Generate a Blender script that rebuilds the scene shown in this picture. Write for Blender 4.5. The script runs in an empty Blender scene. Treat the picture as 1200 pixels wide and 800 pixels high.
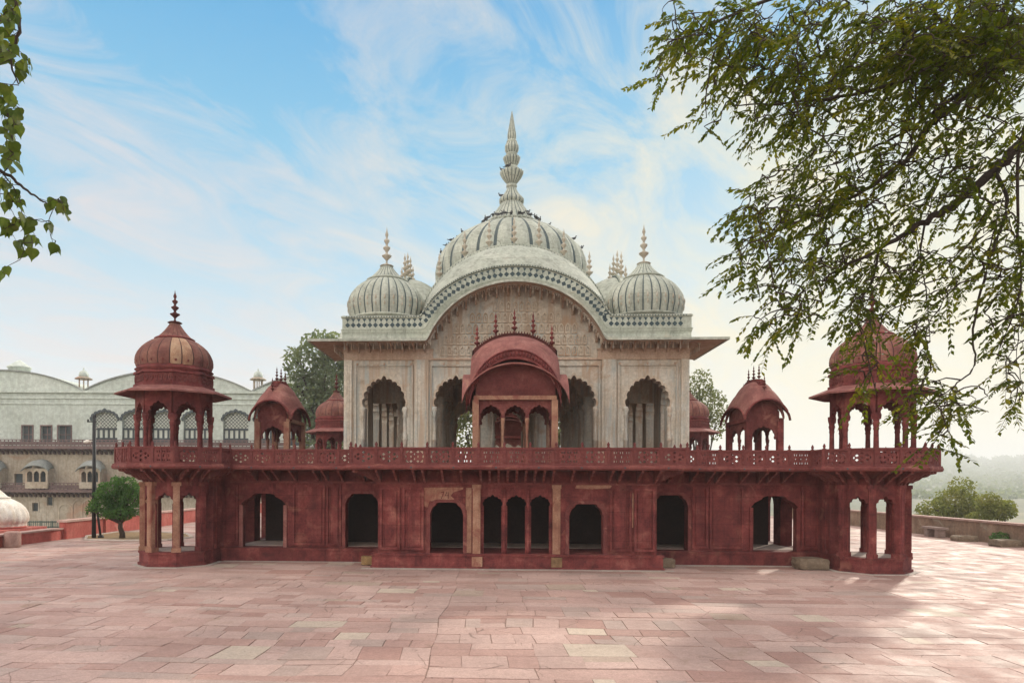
import bpy, bmesh, math, random
from mathutils import Vector, Matrix
from mathutils.geometry import tessellate_polygon
from math import sin, cos, pi, sqrt, radians, atan2
random.seed(7)
SC = bpy.context.scene
COL = SC.collection
R = random.uniform

# ------------------------------------------------------------------ mesh building
class MB:
    """collects faces; build() links them as one mesh object"""
    def __init__(self): self.v, self.f, self.m, self.s = [], [], [], []
    def face(self, pts, mi=0, smooth=False):
        b = len(self.v); self.v += [tuple(p) for p in pts]
        self.f.append(tuple(range(b, b+len(pts)))); self.m.append(mi); self.s.append(smooth)
    def mesh(self, verts, faces, mi=0, smooth=False):
        b = len(self.v); self.v += [tuple(p) for p in verts]
        for i, f in enumerate(faces):
            self.f.append(tuple(b+k for k in f)); self.m.append(mi[i] if isinstance(mi, list) else mi); self.s.append(smooth)
    def box(self, x0, x1, y0, y1, z0, z1, mi=0, M=None):
        vs = [Vector(p) for p in ((x0,y0,z0),(x1,y0,z0),(x1,y1,z0),(x0,y1,z0),(x0,y0,z1),(x1,y0,z1),(x1,y1,z1),(x0,y1,z1))]
        if M is not None: vs = [M @ p for p in vs]
        self.mesh(vs, [(0,3,2,1),(4,5,6,7),(0,1,5,4),(1,2,6,5),(2,3,7,6),(3,0,4,7)], mi)
    def poly(self, outer, holes, O, U, N, th, mi=0, W=(0,0,1)):
        """flat plate: 2D outline (s,t) with holes at O + U s + W t, thickened along N"""
        O, U, N, W = Vector(O), Vector(U), Vector(N), Vector(W)
        loops = [outer] + list(holes)
        tris = tessellate_polygon([[Vector((p[0], p[1], 0)) for p in l] for l in loops])
        flat = [p for l in loops for p in l]
        n = len(flat)
        vs = [O + U*p[0] + W*p[1] for p in flat] + [O + U*p[0] + W*p[1] + N*th for p in flat]
        fs = [tuple(t) for t in tris] + [tuple(n+k for k in reversed(t)) for t in tris]
        b = 0
        for l in loops:
            k = len(l)
            for i in range(k):
                j = (i+1) % k
                fs.append((b+i, b+j, n+b+j, n+b+i))
            b += k
        self.mesh(vs, fs, mi)
    def lathe(self, prof, n=24, c=(0,0,0), lobe=0.0, nl=0, mi=0, smooth=True, rot=0.0, sides=None):
        """prof: (r,z) list bottom to top"""
        vs, fs = [], []
        cx, cy, cz = c
        for r, z in prof:
            for k in range(n):
                a = rot + 2*pi*k/n
                rr = r*(1 + lobe*(abs(sin(nl*a/2))-0.5)) if nl else r
                vs.append((cx+rr*cos(a), cy+rr*sin(a), cz+z))
        for i in range(len(prof)-1):
            for k in range(n):
                j = (k+1) % n
                fs.append((i*n+k, i*n+j, (i+1)*n+j, (i+1)*n+k))
        fs.append(tuple(reversed(range(n)))); fs.append(tuple(range((len(prof)-1)*n, len(prof)*n)))
        self.mesh(vs, fs, mi, smooth)
        if smooth: self.s[-1] = self.s[-2] = False
    def dome(self, prof, nl, c=(0,0,0), bulge=0.035, groove=0.10, pale=(), sub=4):
        """gadrooned dome: material 0 lobes, 1 dark grooves, 2 weathered lobes"""
        cx, cy, cz = c
        th = []
        for k in range(nl):
            a0 = 2*pi*k/nl; w = 2*pi/nl
            th.append((a0 - groove*w/2, 0.0, 1, k)); th.append((a0 + groove*w/2, 0.0, 0, k))
            for q in range(1, sub):
                t = q/sub
                th.append((a0 + groove*w/2 + (w-groove*w)*t, sin(pi*t), 0, k))
        n = len(th); vs = []; fs = []; ms = []
        for r, z in prof:
            for a, b, g, k in th:
                rr = r*(1 + bulge*b)
                vs.append((cx+rr*cos(a), cy+rr*sin(a), cz+z))
        for i in range(len(prof)-1):
            for k in range(n):
                j = (k+1) % n
                fs.append((i*n+k, i*n+j, (i+1)*n+j, (i+1)*n+k))
                ms.append(1 if th[k][2] else (2 if th[k][3] in pale else 0))
        self.mesh(vs, fs, ms, True)
    def tube(self, pts, rad, n=6, mi=0, smooth=True):
        pts = [Vector(p) for p in pts]
        if not isinstance(rad, (list, tuple)): rad = [rad]*len(pts)
        vs, fs = [], []
        for i, p in enumerate(pts):
            d = (pts[min(i+1, len(pts)-1)] - pts[max(i-1, 0)])
            if d.length < 1e-9: d = Vector((0,0,1))
            d.normalize()
            a = d.cross(Vector((0,0,1)) if abs(d.z) < .9 else Vector((1,0,0))).normalized(); b = d.cross(a)
            for k in range(n):
                t = 2*pi*k/n
                vs.append(p + (a*cos(t) + b*sin(t))*rad[i])
        for i in range(len(pts)-1):
            for k in range(n):
                j = (k+1) % n
                fs.append((i*n+k, i*n+j, (i+1)*n+j, (i+1)*n+k))
        fs.append(tuple(reversed(range(n)))); fs.append(tuple(range((len(pts)-1)*n, len(pts)*n)))
        self.mesh(vs, fs, mi, smooth)
    def grid(self, rows, mi=0, smooth=True):
        """rows: list of equally long point lists"""
        n = len(rows[0]); vs = [p for r in rows for p in r]
        fs = [(i*n+k, i*n+k+1, (i+1)*n+k+1, (i+1)*n+k) for i in range(len(rows)-1) for k in range(n-1)]
        self.mesh(vs, fs, mi, smooth)
    def sheet(self, rows, down=0.06, mi=0, under=None, smooth=True, d=None):
        """surface with thickness (moved along d)"""
        d = Vector(d) if d is not None else Vector((0,0,-down))
        low = [[Vector(p)+d for p in r] for r in rows]
        self.grid(rows, mi, smooth); self.grid([list(reversed(r)) for r in low], mi if under is None else under, smooth)
        e = [ (rows[0], low[0]), (list(reversed(rows[-1])), list(reversed(low[-1]))),
              ([r[-1] for r in rows], [r[-1] for r in low]), ([r[0] for r in reversed(rows)], [r[0] for r in reversed(low)]) ]
        for a, b in e: self.grid([b, a], mi, False)
    def build(self, name, mats, parent=None, recalc=True, weld=False):
        me = bpy.data.meshes.new(name)
        off = ORIG.get(parent.name, Vector()) if parent is not None else Vector()
        me.from_pydata([(p[0]-off.x, p[1]-off.y, p[2]-off.z) for p in self.v], [], self.f)
        if not isinstance(mats, (list, tuple)): mats = [mats]
        for mt in mats: me.materials.append(mt)
        me.polygons.foreach_set('material_index', self.m)
        me.polygons.foreach_set('use_smooth', self.s)
        if recalc:
            bm = bmesh.new(); bm.from_mesh(me)
            if weld: bmesh.ops.remove_doubles(bm, verts=bm.verts, dist=1e-4)
            bmesh.ops.recalc_face_normals(bm, faces=bm.faces); bm.to_mesh(me); bm.free()
        me.update()
        o = bpy.data.objects.new(name, me); COL.objects.link(o)
        if parent is not None:
            o.parent = parent; ORIG[o.name] = off
        return o

ORIG = {}
def thing(name, label, cat, loc=(0,0,0), group=None):
    o = bpy.data.objects.new(name, None); COL.objects.link(o)
    o.location = loc; o['label'] = label; o['category'] = cat
    o.empty_display_size = .3
    if group: o['group'] = group
    ORIG[o.name] = Vector(loc)
    return o
def tag(o, label, cat, group=None, kind=None):
    if label: o['label'] = label
    if cat: o['category'] = cat
    if group: o['group'] = group
    if kind: o['kind'] = kind
    return o
def copy_tree(o, parent=None):
    c = o.copy(); COL.objects.link(c); c.parent = parent
    for ch in [x for x in list(o.children)]: copy_tree(ch, c)
    return c
def copy_part(o, parent, mat):
    c = o.copy(); COL.objects.link(c); c.parent = parent; c.matrix_local = mat
    return c
def struct(name, mb, m, **k):
    o = mb.build(name, m, None, **k); o['kind'] = 'structure'; return o

# ------------------------------------------------------------------ profiles
def cusp(x0, x1, zs, za, n=9, lobe=.05, pts=5, tip=.06):
    """scalloped Mughal arch from (x0,zs) over the apex to (x1,zs)"""
    cx, hw, h = (x0+x1)/2, (x1-x0)/2, za-zs-tip-lobe*.6
    out = []
    for i in range(n*pts+1):
        t = pi - pi*i/(n*pts)
        x = cos(t); z = sin(t)**.85 if sin(t) > 0 else 0
        l = lobe*(abs(sin(n*t)))**.7 if 0 < i < n*pts else 0
        tt = max(0, 1-abs(x)*n/1.9)*tip
        ln = sqrt((x/hw)**2 + (z/h)**2) + 1e-9
        nx, nz = (x/hw)/ln, (z/h)/ln
        out.append((cx + hw*x*(1-lobe/hw*.4) + nx*l*.8, zs + h*z + nz*l + tt))
    return out
def flat_arch(x0, x1, zb, zt, r=.3):
    """nearly flat headed opening with stepped rounded corners"""
    a = [(0,-r*1.25),(.08*r,-r*1.2),(.1*r,-r*.95),(.3*r,-r*.55),(.62*r,-r*.3),(.72*r,-r*.08),(r,0)]
    return [(x0,zb)] + [(x0+p, zt+q) for p, q in a] + [(x1-p, zt+q) for p, q in reversed(a)] + [(x1,zb)]
def notch(arch, x0, x1, zb, jam=0.0):
    return [(x0+jam, zb), (x0+jam, arch[0][1]-.01)] + arch + [(x1-jam, arch[-1][1]-.01), (x1-jam, zb)]
def wall_outline(x0, x1, z0, top, notches):
    """outer loop of a wall whose openings reach its foot; top: list of points right->left or a height"""
    pts = [(x0, z0)]
    for n in sorted(notches, key=lambda n: n[0][0]): pts += n
    pts.append((x1, z0))
    pts += top if isinstance(top, list) else [(x1, top), (x0, top)]
    return pts
def ring(x0, x1, z0, z1, w):
    return [(x0,z0),(x1,z0),(x1,z1),(x0,z1)], [[(x0+w,z0+w),(x1-w,z0+w),(x1-w,z1-w),(x0+w,z1-w)]]
def octagon(cx, cy, r, rot=22.5):
    return [(cx+r*cos(radians(rot+45*k)), cy+r*sin(radians(rot+45*k))) for k in range(8)]

# ------------------------------------------------------------------ materials
def N(nt, t, **k):
    n = nt.nodes.new(t)
    for a, b in k.items():
        if a.startswith('i_'): n.inputs[a[2:].replace('_', ' ')].default_value = b
        else: setattr(n, a, b)
    return n
def base_mat(name, rough=.85, spec=.3):
    m = bpy.data.materials.new(name); m.use_nodes = True
    nt = m.node_tree; b = nt.nodes['Principled BSDF']
    b.inputs['Roughness'].default_value = rough; b.inputs['Specular IOR Level'].default_value = spec
    return m, nt, b
def ramp(nt, stops, fac=None):
    r = nt.nodes.new('ShaderNodeValToRGB'); e = r.color_ramp.elements
    while len(e) < len(stops): e.new(.5)
    for el, (p, c) in zip(e, stops):
        el.position = p; el.color = (c[0], c[1], c[2], 1) if not isinstance(c, (int, float)) else (c, c, c, 1)
    if fac is not None: nt.links.new(fac, r.inputs[0])
    return r.outputs[0]
def noise(nt, co, scale, detail=4, rough=.6, dist=0.0, sc=None):
    if sc is not None:
        mp = N(nt, 'ShaderNodeMapping'); mp.inputs['Scale'].default_value = sc; nt.links.new(co, mp.inputs[0]); co = mp.outputs[0]
    n = N(nt, 'ShaderNodeTexNoise'); n.inputs['Scale'].default_value = scale; n.inputs['Detail'].default_value = detail
    n.inputs['Roughness'].default_value = rough; n.inputs['Distortion'].default_value = dist
    nt.links.new(co, n.inputs['Vector']); return n.outputs['Fac']
def mix(nt, fac, a, b, mode='MIX'):
    n = N(nt, 'ShaderNodeMix'); n.data_type = 'RGBA'; n.blend_type = mode
    for k, v in ((0, fac), (6, a), (7, b)):
        if isinstance(v, bpy.types.NodeSocket): nt.links.new(v, n.inputs[k])
        elif isinstance(v, (int, float)): n.inputs[k].default_value = v if k == 0 else (v, v, v, 1)
        else: n.inputs[k].default_value = (*v, 1)
    return n.outputs[2]
def bump(nt, bsdf, h, strength=.3, dist=.02):
    b = N(nt, 'ShaderNodeBump'); b.inputs['Strength'].default_value = strength; b.inputs['Distance'].default_value = dist
    nt.links.new(h, b.inputs['Height']); nt.links.new(b.outputs[0], bsdf.inputs['Normal'])
def stone(name, cols, scale=1.6, streak=None, patch=None, rough=.85, bs=.35, carve=0, vary=.10, patch_at=(.60,.68), streak2=None, streak_f=.6, joints=None):
    """weathered stone: cols = stops of a mottled ramp, streak = colour of vertical run-off stains, patch = bare or peeled colour"""
    m, nt, b = base_mat(name, rough)
    co = N(nt, 'ShaderNodeTexCoord').outputs['Object']
    big = noise(nt, co, scale, 6, .65, .3)
    c = ramp(nt, cols, big)
    fine = noise(nt, co, scale*9, 6, .72)
    c = mix(nt, .62, c, ramp(nt, [(.30, .50), (.68, 1.22)], fine), 'MULTIPLY')
    if streak:
        s = noise(nt, co, 1.0, 6, .62, .5, (3.2, 3.2, .5))
        c = mix(nt, ramp(nt, [(.48, 0.0), (.70, streak_f)], s), c, streak)
    if streak2:
        s = noise(nt, co, 1.0, 5, .6, .3, (4.5, 4.5, .30))
        c = mix(nt, ramp(nt, [(.50, 0.0), (.62, .75)], s), c, streak2)
    if patch:
        p = noise(nt, co, scale*.75, 5, .55, 1.1)
        c = mix(nt, ramp(nt, [(patch_at[0], 0.0), (patch_at[1], .8)], p), c, patch)
    if joints:
        sx = N(nt, 'ShaderNodeSeparateXYZ'); nt.links.new(co, sx.inputs[0]); ad = N(nt, 'ShaderNodeMath'); nt.links.new(sx.outputs[0], ad.inputs[0]); nt.links.new(sx.outputs[1], ad.inputs[1])
        cx = N(nt, 'ShaderNodeCombineXYZ'); nt.links.new(ad.outputs[0], cx.inputs[0]); nt.links.new(sx.outputs[2], cx.inputs[1])
        br = N(nt, 'ShaderNodeTexBrick'); br.inputs['Scale'].default_value = 1; br.inputs['Brick Width'].default_value = joints[0]; br.inputs['Row Height'].default_value = joints[1]; br.inputs['Mortar Size'].default_value = .008; br.inputs['Mortar Smooth'].default_value = .4
        br.inputs['Color1'].default_value = (.88,.88,.88,1); br.inputs['Color2'].default_value = (1.1,1.1,1.1,1); br.inputs['Mortar'].default_value = (.5,.48,.46,1); nt.links.new(cx.outputs[0], br.inputs['Vector'])
        c = mix(nt, .8, c, br.outputs['Color'], 'MULTIPLY')
    if vary:
        oi = N(nt, 'ShaderNodeObjectInfo').outputs['Random']
        c = mix(nt, 1.0, c, ramp(nt, [(0, 1-vary), (1, 1+vary)], oi), 'MULTIPLY')
    nt.links.new(c, b.inputs['Base Color'])
    h = noise(nt, co, scale*22, 5, .7)
    if carve:
        vo = N(nt, 'ShaderNodeTexVoronoi'); vo.feature = 'SMOOTH_F1'; vo.inputs['Scale'].default_value = carve; vo.inputs['Smoothness'].default_value = .3
        nt.links.new(co, vo.inputs['Vector'])
        h = mix(nt, .35, vo.outputs['Distance'], h)
    bump(nt, b, h, bs, .03 if not carve else .05)
    return m
RED = stone('red_sandstone', [(.28,(.065,.0155,.0155)),(.42,(.138,.030,.029)),(.56,(.205,.047,.043)),(.72,(.31,.110,.088))], 1.9, (.065,.018,.018), (.27,.115,.08), patch_at=(.60,.76), joints=(1.15,.46))
RED_CARVED = stone('carved_red_sandstone', [(.25,(.105,.025,.024)),(.5,(.160,.043,.039)),(.75,(.235,.080,.065))], 2.2, None, (.28,.12,.09), carve=9, bs=.5)
RED_ROOF = stone('weathered_red_roof', [(.25,(.16,.055,.048)),(.5,(.25,.095,.082)),(.78,(.36,.175,.145))], 2.0, (.12,.042,.038), (.36,.20,.13), patch_at=(.62,.74))
RED_DARK = stone('dark_red_sandstone', [(.3,(.07,.018,.015)),(.7,(.13,.034,.027))], 1.5)  # darker red sandstone for soffits, slab, finials and ridge tiles
INNER_SHADE = stone('shade_black_interior', [(.3,(.018,.012,.010)),(.7,(.035,.020,.016))], 1.5)  # deep shade of the openings put into the interior colour
FLOOR = stone('pale_floor', [(.3,(.34,.25,.21)),(.7,(.50,.40,.34))], 2)  # pale floor slabs for turrets and passage
RED_LINE = stone('dark_dome_joint', [(.3,(.05,.02,.018)),(.7,(.09,.035,.03))], 4)
BUFF = stone('bare_buff_sandstone', [(.25,(.24,.115,.075)),(.5,(.35,.19,.125)),(.75,(.46,.29,.20))], 2.5, (.20,.075,.052), (.21,.06,.047), patch_at=(.56,.68), streak_f=.8)
DOME_RED = stone('weathered_red_dome', [(.25,(.105,.038,.034)),(.45,(.185,.07,.056)),(.62,(.26,.12,.088)),(.78,(.36,.20,.13))], 1.7, (.07,.028,.025), (.40,.25,.16), patch_at=(.60,.76))
PETAL = stone('peeled_dome_petal', [(.28,(.24,.10,.075)),(.45,(.37,.21,.13)),(.62,(.46,.31,.20)),(.78,(.30,.14,.095))], 3.0)
MARBLE_ROOF = stone('grey_marble_roof', [(.25,(.36,.39,.325)),(.5,(.46,.485,.41)),(.78,(.54,.55,.475))], 1.2, (.20,.215,.18), (.46,.41,.31), patch_at=(.62,.78), streak_f=.7, joints=(1.3,.7))
MARBLE = stone('stained_marble_wall', [(.22,(.40,.32,.235)),(.40,(.55,.49,.395)),(.58,(.62,.58,.495)),(.78,(.54,.56,.51))], 1.3, (.34,.40,.395), (.42,.28,.18), patch_at=(.58,.74), streak2=(.43,.315,.22), streak_f=.85)
MARBLE_CARVED = stone('carved_marble', [(.25,(.38,.29,.20)),(.5,(.53,.45,.35)),(.78,(.58,.54,.46))], 1.5, (.26,.16,.10), (.38,.22,.13), carve=7, bs=.55)
MARBLE_WARM = stone('brown_marble_warm_bounce', [(.25,(.36,.24,.165)),(.5,(.48,.36,.27)),(.78,(.56,.46,.37))], 1.6, (.30,.19,.13))  # brown marble; on eave undersides its colour carries warm bounce light
MARBLE_LINE = stone('slate_inlay', [(.3,(.05,.075,.078)),(.7,(.10,.13,.13))], 5, rough=.6)
FINIAL = stone('aged_marble_finial', [(.25,(.38,.33,.25)),(.5,(.50,.45,.36)),(.78,(.57,.54,.46))], 3.5, (.32,.27,.20))
INLAY = stone('dark_slate_inlay', [(.3,(.028,.05,.06)),(.7,(.06,.095,.105))], 6, rough=.5)
# lighting settings
HAZE = .0006
SUN_EL, SUN_AZ, SUN_E = 26, 36, 2.0
SKY_STR, EXPO, SKY_MIX = .10, .86, .965
CL_ROT, CL_LOC = 53, (0.6,.3,0)
CL_BACK_FILL, CL_A, CL_B, CL_C = (2.15,1.95,1.76), (.415,.36,.38), (.41,.38,.38), (.53,.485,.335)  # first colour: bright unseen clouds behind the camera, added to fill the shaded front
# ================================================================== RED SANDSTONE GROUND STOREY
OX, OY = 11.36, .54          # corner turret centre
FL, TOP = .48, 3.33          # plinth height, terrace level
base = thing('sandstone_building', 'long dark red sandstone ground storey with black arched openings below an overhanging balcony', 'building', (0, 9.2, 0))
# plinths
mb = MB()
def plinth(x0, x1, y0, y1):
    mb.box(x0, x1, y0, y1, 0, .40); mb.box(x0-.035, x1+.035, y0-.035, y1, .40, FL)
mb.box(-4.70, 4.70, -.17, .3, 0, .07)
plinth(-4.66, 4.66, -.10, 1.34)
mb.build('plinth', RED, base)
mb = MB(); mb.box(-10.3, 10.3, 1.385, 18.2, 0, .395); mb.box(-10.3, 10.3, 1.35, 18.2, .395, FL-.004)
mb.build('plinth', RED, base)
# bay front wall with two flat arches and the triple arch
mb = MB()
mid = [(-1.14, FL), (-1.14, 2.62), (1.16, 2.62), (1.16, FL)]
o = wall_outline(-4.48, 4.48, FL, 3.15, [flat_arch(-2.78, -1.71, FL, 2.12), mid, flat_arch(1.70, 2.79, FL, 2.09)])
mb.poly(o, [], (0,0,0), (1,0,0), (0,1,0), .45)
mb.build('wall', RED, base)
mb = MB()
op = [notch(cusp(a, a+w, 2.02, 2.37, 7, .035, 5, .05), a, a+w, FL, .035) for a, w in ((-1.08, .64), (-.32, .65), (.45, .65))]
mb.poly(wall_outline(-1.14, 1.16, FL, 2.62, op), [], (0,.10,0), (1,0,0), (0,1,0), .14)
mb.build('arch_screen', RED, base)
for x in (-.38, .39):                                     # engaged colonnettes of the triple arch
    mb = MB(); mb.lathe([(.075,FL),(.075,.62),(.05,.68),(.045,1.5),(.055,1.9),(.075,1.98),(.06,2.03),(.06,2.55)], 10, (x,.10,0)); mb.build('colonnette', RED, base)
for x, m in ((-1.275, BUFF), (1.29, BUFF)):
    mb = MB(); mb.box(x-.125, x+.125, -.05, .3, FL, 2.70); mb.box(x-.06, x+.06, -.075, -.05, .62, 2.55); mb.box(x-.15, x+.15, -.085, -.05, 2.58, 2.70)
    mb.build('pilaster', m, base)
for x, m in ((-1.25, BUFF), (1.29, stone('stained_block', [(.3,(.12,.07,.035)),(.7,(.28,.17,.09))], 5))):
    mb = MB(); mb.box(x-.17, x+.17, -.165, -.09, .075, .385); mb.build('plinth_block', m, base)
# peeled surrounds showing bare stone
mb = MB()
mb.poly([(-3.02,2.02),(-2.86,1.95),(-2.80,2.17),(-2.35,2.15),(-2.05,2.16),(-2.0,2.24),(-2.12,2.34),(-2.02,2.46),(-1.72,2.55),(-1.70,2.61),(-3.02,2.60)], [], (0,-.014,0), (1,0,0), (0,1,0), .016)
mb.build('bare_lintel', BUFF, base)['label'] = 'buff lintel with red paint peeled off'
mb = MB(); mb.poly([(-1.66,.5),(-1.44,.5),(-1.44,2.60),(-1.62,2.60),(-1.63,1.85),(-1.70,1.80),(-1.68,1.1)], [], (0,-.014,0), (1,0,0), (0,1,0), .016); mb.build('bare_jamb', BUFF, base)
mb = MB(); mb.poly([(1.88,2.60),(2.4,2.57),(3.0,2.61),(3.05,2.68),(2.9,2.74),(1.95,2.74)], [], (0,-.03,0), (1,0,0), (0,1,0), .032); mb.build('bare_lintel', BUFF, base)
mb = MB(); mb.poly([(3.70,1.35),(3.73,1.35),(3.735,2.45),(3.705,2.45)], [], (0,-.034,0), (1,0,0), (0,1,0), .03); mb.build('bare_strip', BUFF, base)
# scratched marks on the left lintel
mb = MB()
for p in ([(-2.44,2.44),(-2.33,2.47),(-2.42,2.24)], [(-2.24,2.46),(-2.29,2.34),(-2.17,2.35)], [(-2.20,2.46),(-2.19,2.24)]):
    for a, b in zip(p, p[1:]):
        dx, dz = b[0]-a[0], b[1]-a[1]; l = sqrt(dx*dx+dz*dz); nx, nz = -dz/l*.011, dx/l*.011
        mb.poly([(a[0]+nx,a[1]+nz),(b[0]+nx,b[1]+nz),(b[0]-nx,b[1]-nz),(a[0]-nx,a[1]-nz)], [], (0,-.02,0), (1,0,0), (0,1,0), .008)
mb.build('scratched_mark', RED_DARK, base)
# bay side walls, recessed walls, block sides
for s in (-1, 1):
    mb = MB(); mb.box(min(s*4.03, s*4.477), max(s*4.03, s*4.477), .45, 1.97, FL, 3.15); mb.build('side_wall', RED, base)
    mb = MB()
    far = [(s*9.59, FL), (s*9.59, 1.9), (s*9.56, 1.98), (s*9.44, 2.12), (s*9.2, 2.24), (s*9.16, 2.31), (s*9.02, 2.35), (s*8.54, 2.35), (s*8.40, 2.31), (s*8.36, 2.24), (s*8.12, 2.12), (s*8.0, 1.98), (s*7.97, 1.9), (s*7.97, FL)]
    near = flat_arch(4.72, 5.88, FL, 2.36, .28)
    near = near if s > 0 else [(-x, z) for x, z in reversed(near)]
    if s > 0: far = list(reversed(far))
    a, b = sorted((s*4.03, s*10.29))
    mb.poly(wall_outline(a, b, FL, 3.15, [near, far]), [], (0,1.52,0), (1,0,0), (0,1,0), .45)
    mb.build('wall', RED, base)
    mb = MB()                                             # end wall with arches to the passage
    ops = [flat_arch(y, y+1.35, FL, 2.35, .28) for y in (2.35, 4.35, 6.35, 8.35, 10.35, 12.35, 14.35, 16.2)]
    mb.poly(wall_outline(1.97, 18.1, FL, 3.15, ops), [], (s*10.3,0,0), (0,1,0), (-s,0,0), .42)
    mb.build('end_wall', RED, base)
    # raised panel frames on the piers
    for (x0, x1, z0, z1, y) in ((2.98,3.68,.58,2.60,0), (3.76,4.42,.58,2.60,0), (6.02,6.55,.56,2.66,1.52), (6.60,7.74,.56,2.66,1.52), (9.66,10.25,.56,2.66,1.52)):
        mb = MB(); a, b = sorted((s*x0, s*x1))
        ou, ho = ring(a, b, z0, z1, .075); mb.poly(ou, ho, (0,y-.055,0), (1,0,0), (0,1,0), .06)
        ou, ho = ring(a+.12, b-.12, z0+.12, z1-.12, .025); mb.poly(ou, ho, (0,y-.025,0), (1,0,0), (0,1,0), .03)
        mb.build('panel_frame', RED, base)
    mb = MB(); a, b = sorted((s*8.0, s*9.56))             # jamb posts of the wide opening
    for x in (a-.06, b-.06): mb.box(x, x+.12, 1.47, 1.56, FL, 1.95)
    mb.build('jamb', RED_ROOF if s < 0 else RED, base)
    mb = MB(); a, b = sorted((s*10.24, s*10.66)); mb.box(a, b, .72, 2.05, .02, 3.15); mb.box(min(s*10.2,s*10.25), max(s*10.2,s*10.25), .95, 1.6, FL, 3.1); mb.build('corner_pier', RED, base)
    mb = MB(); a, b = sorted((s*8.60, s*9.55)); mb.box(a, b, 4.0, 4.5, FL, 3.14); mb.build('inner_pier', INNER_SHADE, base)
mb = MB(); mb.box(-7.8, 7.8, 3.7, 17.9, FL, 3.14); mb.build('inner_wall', INNER_SHADE, base)
mb = MB(); mb.box(-7.8, 7.8, 1.99, 3.69, 3.08, 3.15); mb.box(-4.0, 4.0, .47, 1.98, 3.08, 3.15); mb.build('ceiling', INNER_SHADE, base)
mb = MB(); mb.box(-9.85, 9.85, 2.0, 3.68, FL-.02, FL+.008)
for s in (-1,1):
    a, b = sorted((s*7.82, s*9.85)); mb.box(a, b, 3.685, 17.9, FL-.02, FL+.007)
mb.build('floor', FLOOR, base)
for x0, x1, zt, y in ((-2.78,-1.71,2.12,0),(1.70,2.79,2.09,0),(4.72,5.88,2.36,1.52),(-5.88,-4.72,2.36,1.52)):
    fa = flat_arch(x0, x1, FL, zt, .28); c_ = (x0+x1)/2; fb = [(c_+(x-c_)*(1+.12/(x1-x0)*2), z+(.10 if z > zt-.4 else 0)) for x, z in fa]
    mb = MB(); mb.poly(fa+list(reversed(fb)), [], (0,y-.03,0), (1,0,0), (0,1,0), .034); mb.build('arch_surround', RED_CARVED, base)
mb = MB(); mb.box(-4.55, 4.55, -.035, .0, 2.70, 2.77)
for s in (-1, 1):
    a, b = sorted((s*4.55, s*9.95)); mb.box(a, b, 1.47, 1.52, 2.72, 2.79)
mb.build('string_course', RED_CARVED, base)

# corner turrets at ground level: eight pillars and cusped arches around an open octagon
for s in (-1, 1):
    cx = s*OX
    mb = MB()
    for r, z0, z1 in ((1.24, 0, .10), (1.19, .10, .41), (1.225, .41, FL+.003)):
        p = octagon(cx, OY, r); mb.mesh([(x,y,z0) for x,y in p]+[(x,y,z1) for x,y in p], [tuple(range(7,-1,-1)), tuple(range(8,16))]+[(k,(k+1)%8,8+(k+1)%8,8+k) for k in range(8)])
    mb.build('turret_plinth', RED, base)
    mb = MB(); p = octagon(cx, OY, .88); mb.mesh([(x,y,FL) for x,y in p]+[(x,y,FL+.012) for x,y in p], [tuple(range(8,16))]+[(k,(k+1)%8,8+(k+1)%8,8+k) for k in range(8)]); mb.build('turret_floor', FLOOR, base)
    p = octagon(cx, OY, 1.06)
    inner = 180-45*1 if s > 0 else 45      # face that touches the block
    for k in range(8):
        ang = 22.5+45*k; mang = (ang+22.5) % 360
        a, b = Vector((*p[k], 0)), Vector((*p[(k+1)%8], 0)); u = (b-a); L = u.length; u.normalize(); n = Vector((cos(radians(mang)), sin(radians(mang)), 0))
        mb = MB()
        ar = notch(cusp(.12, L-.12, 2.02, 2.38, 5, .05, 6, .05), .12, L-.12, FL, .02)
        solid = abs(mang - (135 if s > 0 else 45)) < 5
        mb.poly(wall_outline(0, L, FL, 3.15, [] if solid else [ar]), [], a, u, -n, .16)
        mb.build('turret_arch', RED, base)
        M = Matrix.Translation((cx+1.055*cos(radians(ang)), OY+1.055*sin(radians(ang)), 0)) @ Matrix.Rotation(radians(ang), 4, 'Z')
        mb = MB(); mb.box(-.14, .11, -.10, .10, FL+.003, 2.70, 0, M); mb.box(-.1, .125, -.055, .055, .7, 2.5, 0, M); mb.box(-.15, .14, -.145, .145, FL+.003, .62, 0, M); mb.box(-.15, .14, -.145, .145, 2.62, 2.74, 0, M)
        front = s < 0 and 180 < ang < 330
        o = mb.build('turret_pillar', BUFF if front else RED, base)
        if front: o['label'] = 'bare buff pillar'
    mb = MB()                                              # flaring soffit under the balcony
    lo, hi = octagon(cx, OY, 1.08), octagon(cx, OY, 1.68)
    mb.mesh([(x,y,2.93) for x,y in lo]+[(x,y,3.165) for x,y in hi], [(k,(k+1)%8,8+(k+1)%8,8+k) for k in range(8)]); mb.build('soffit', RED_DARK, base, recalc=False)

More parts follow.
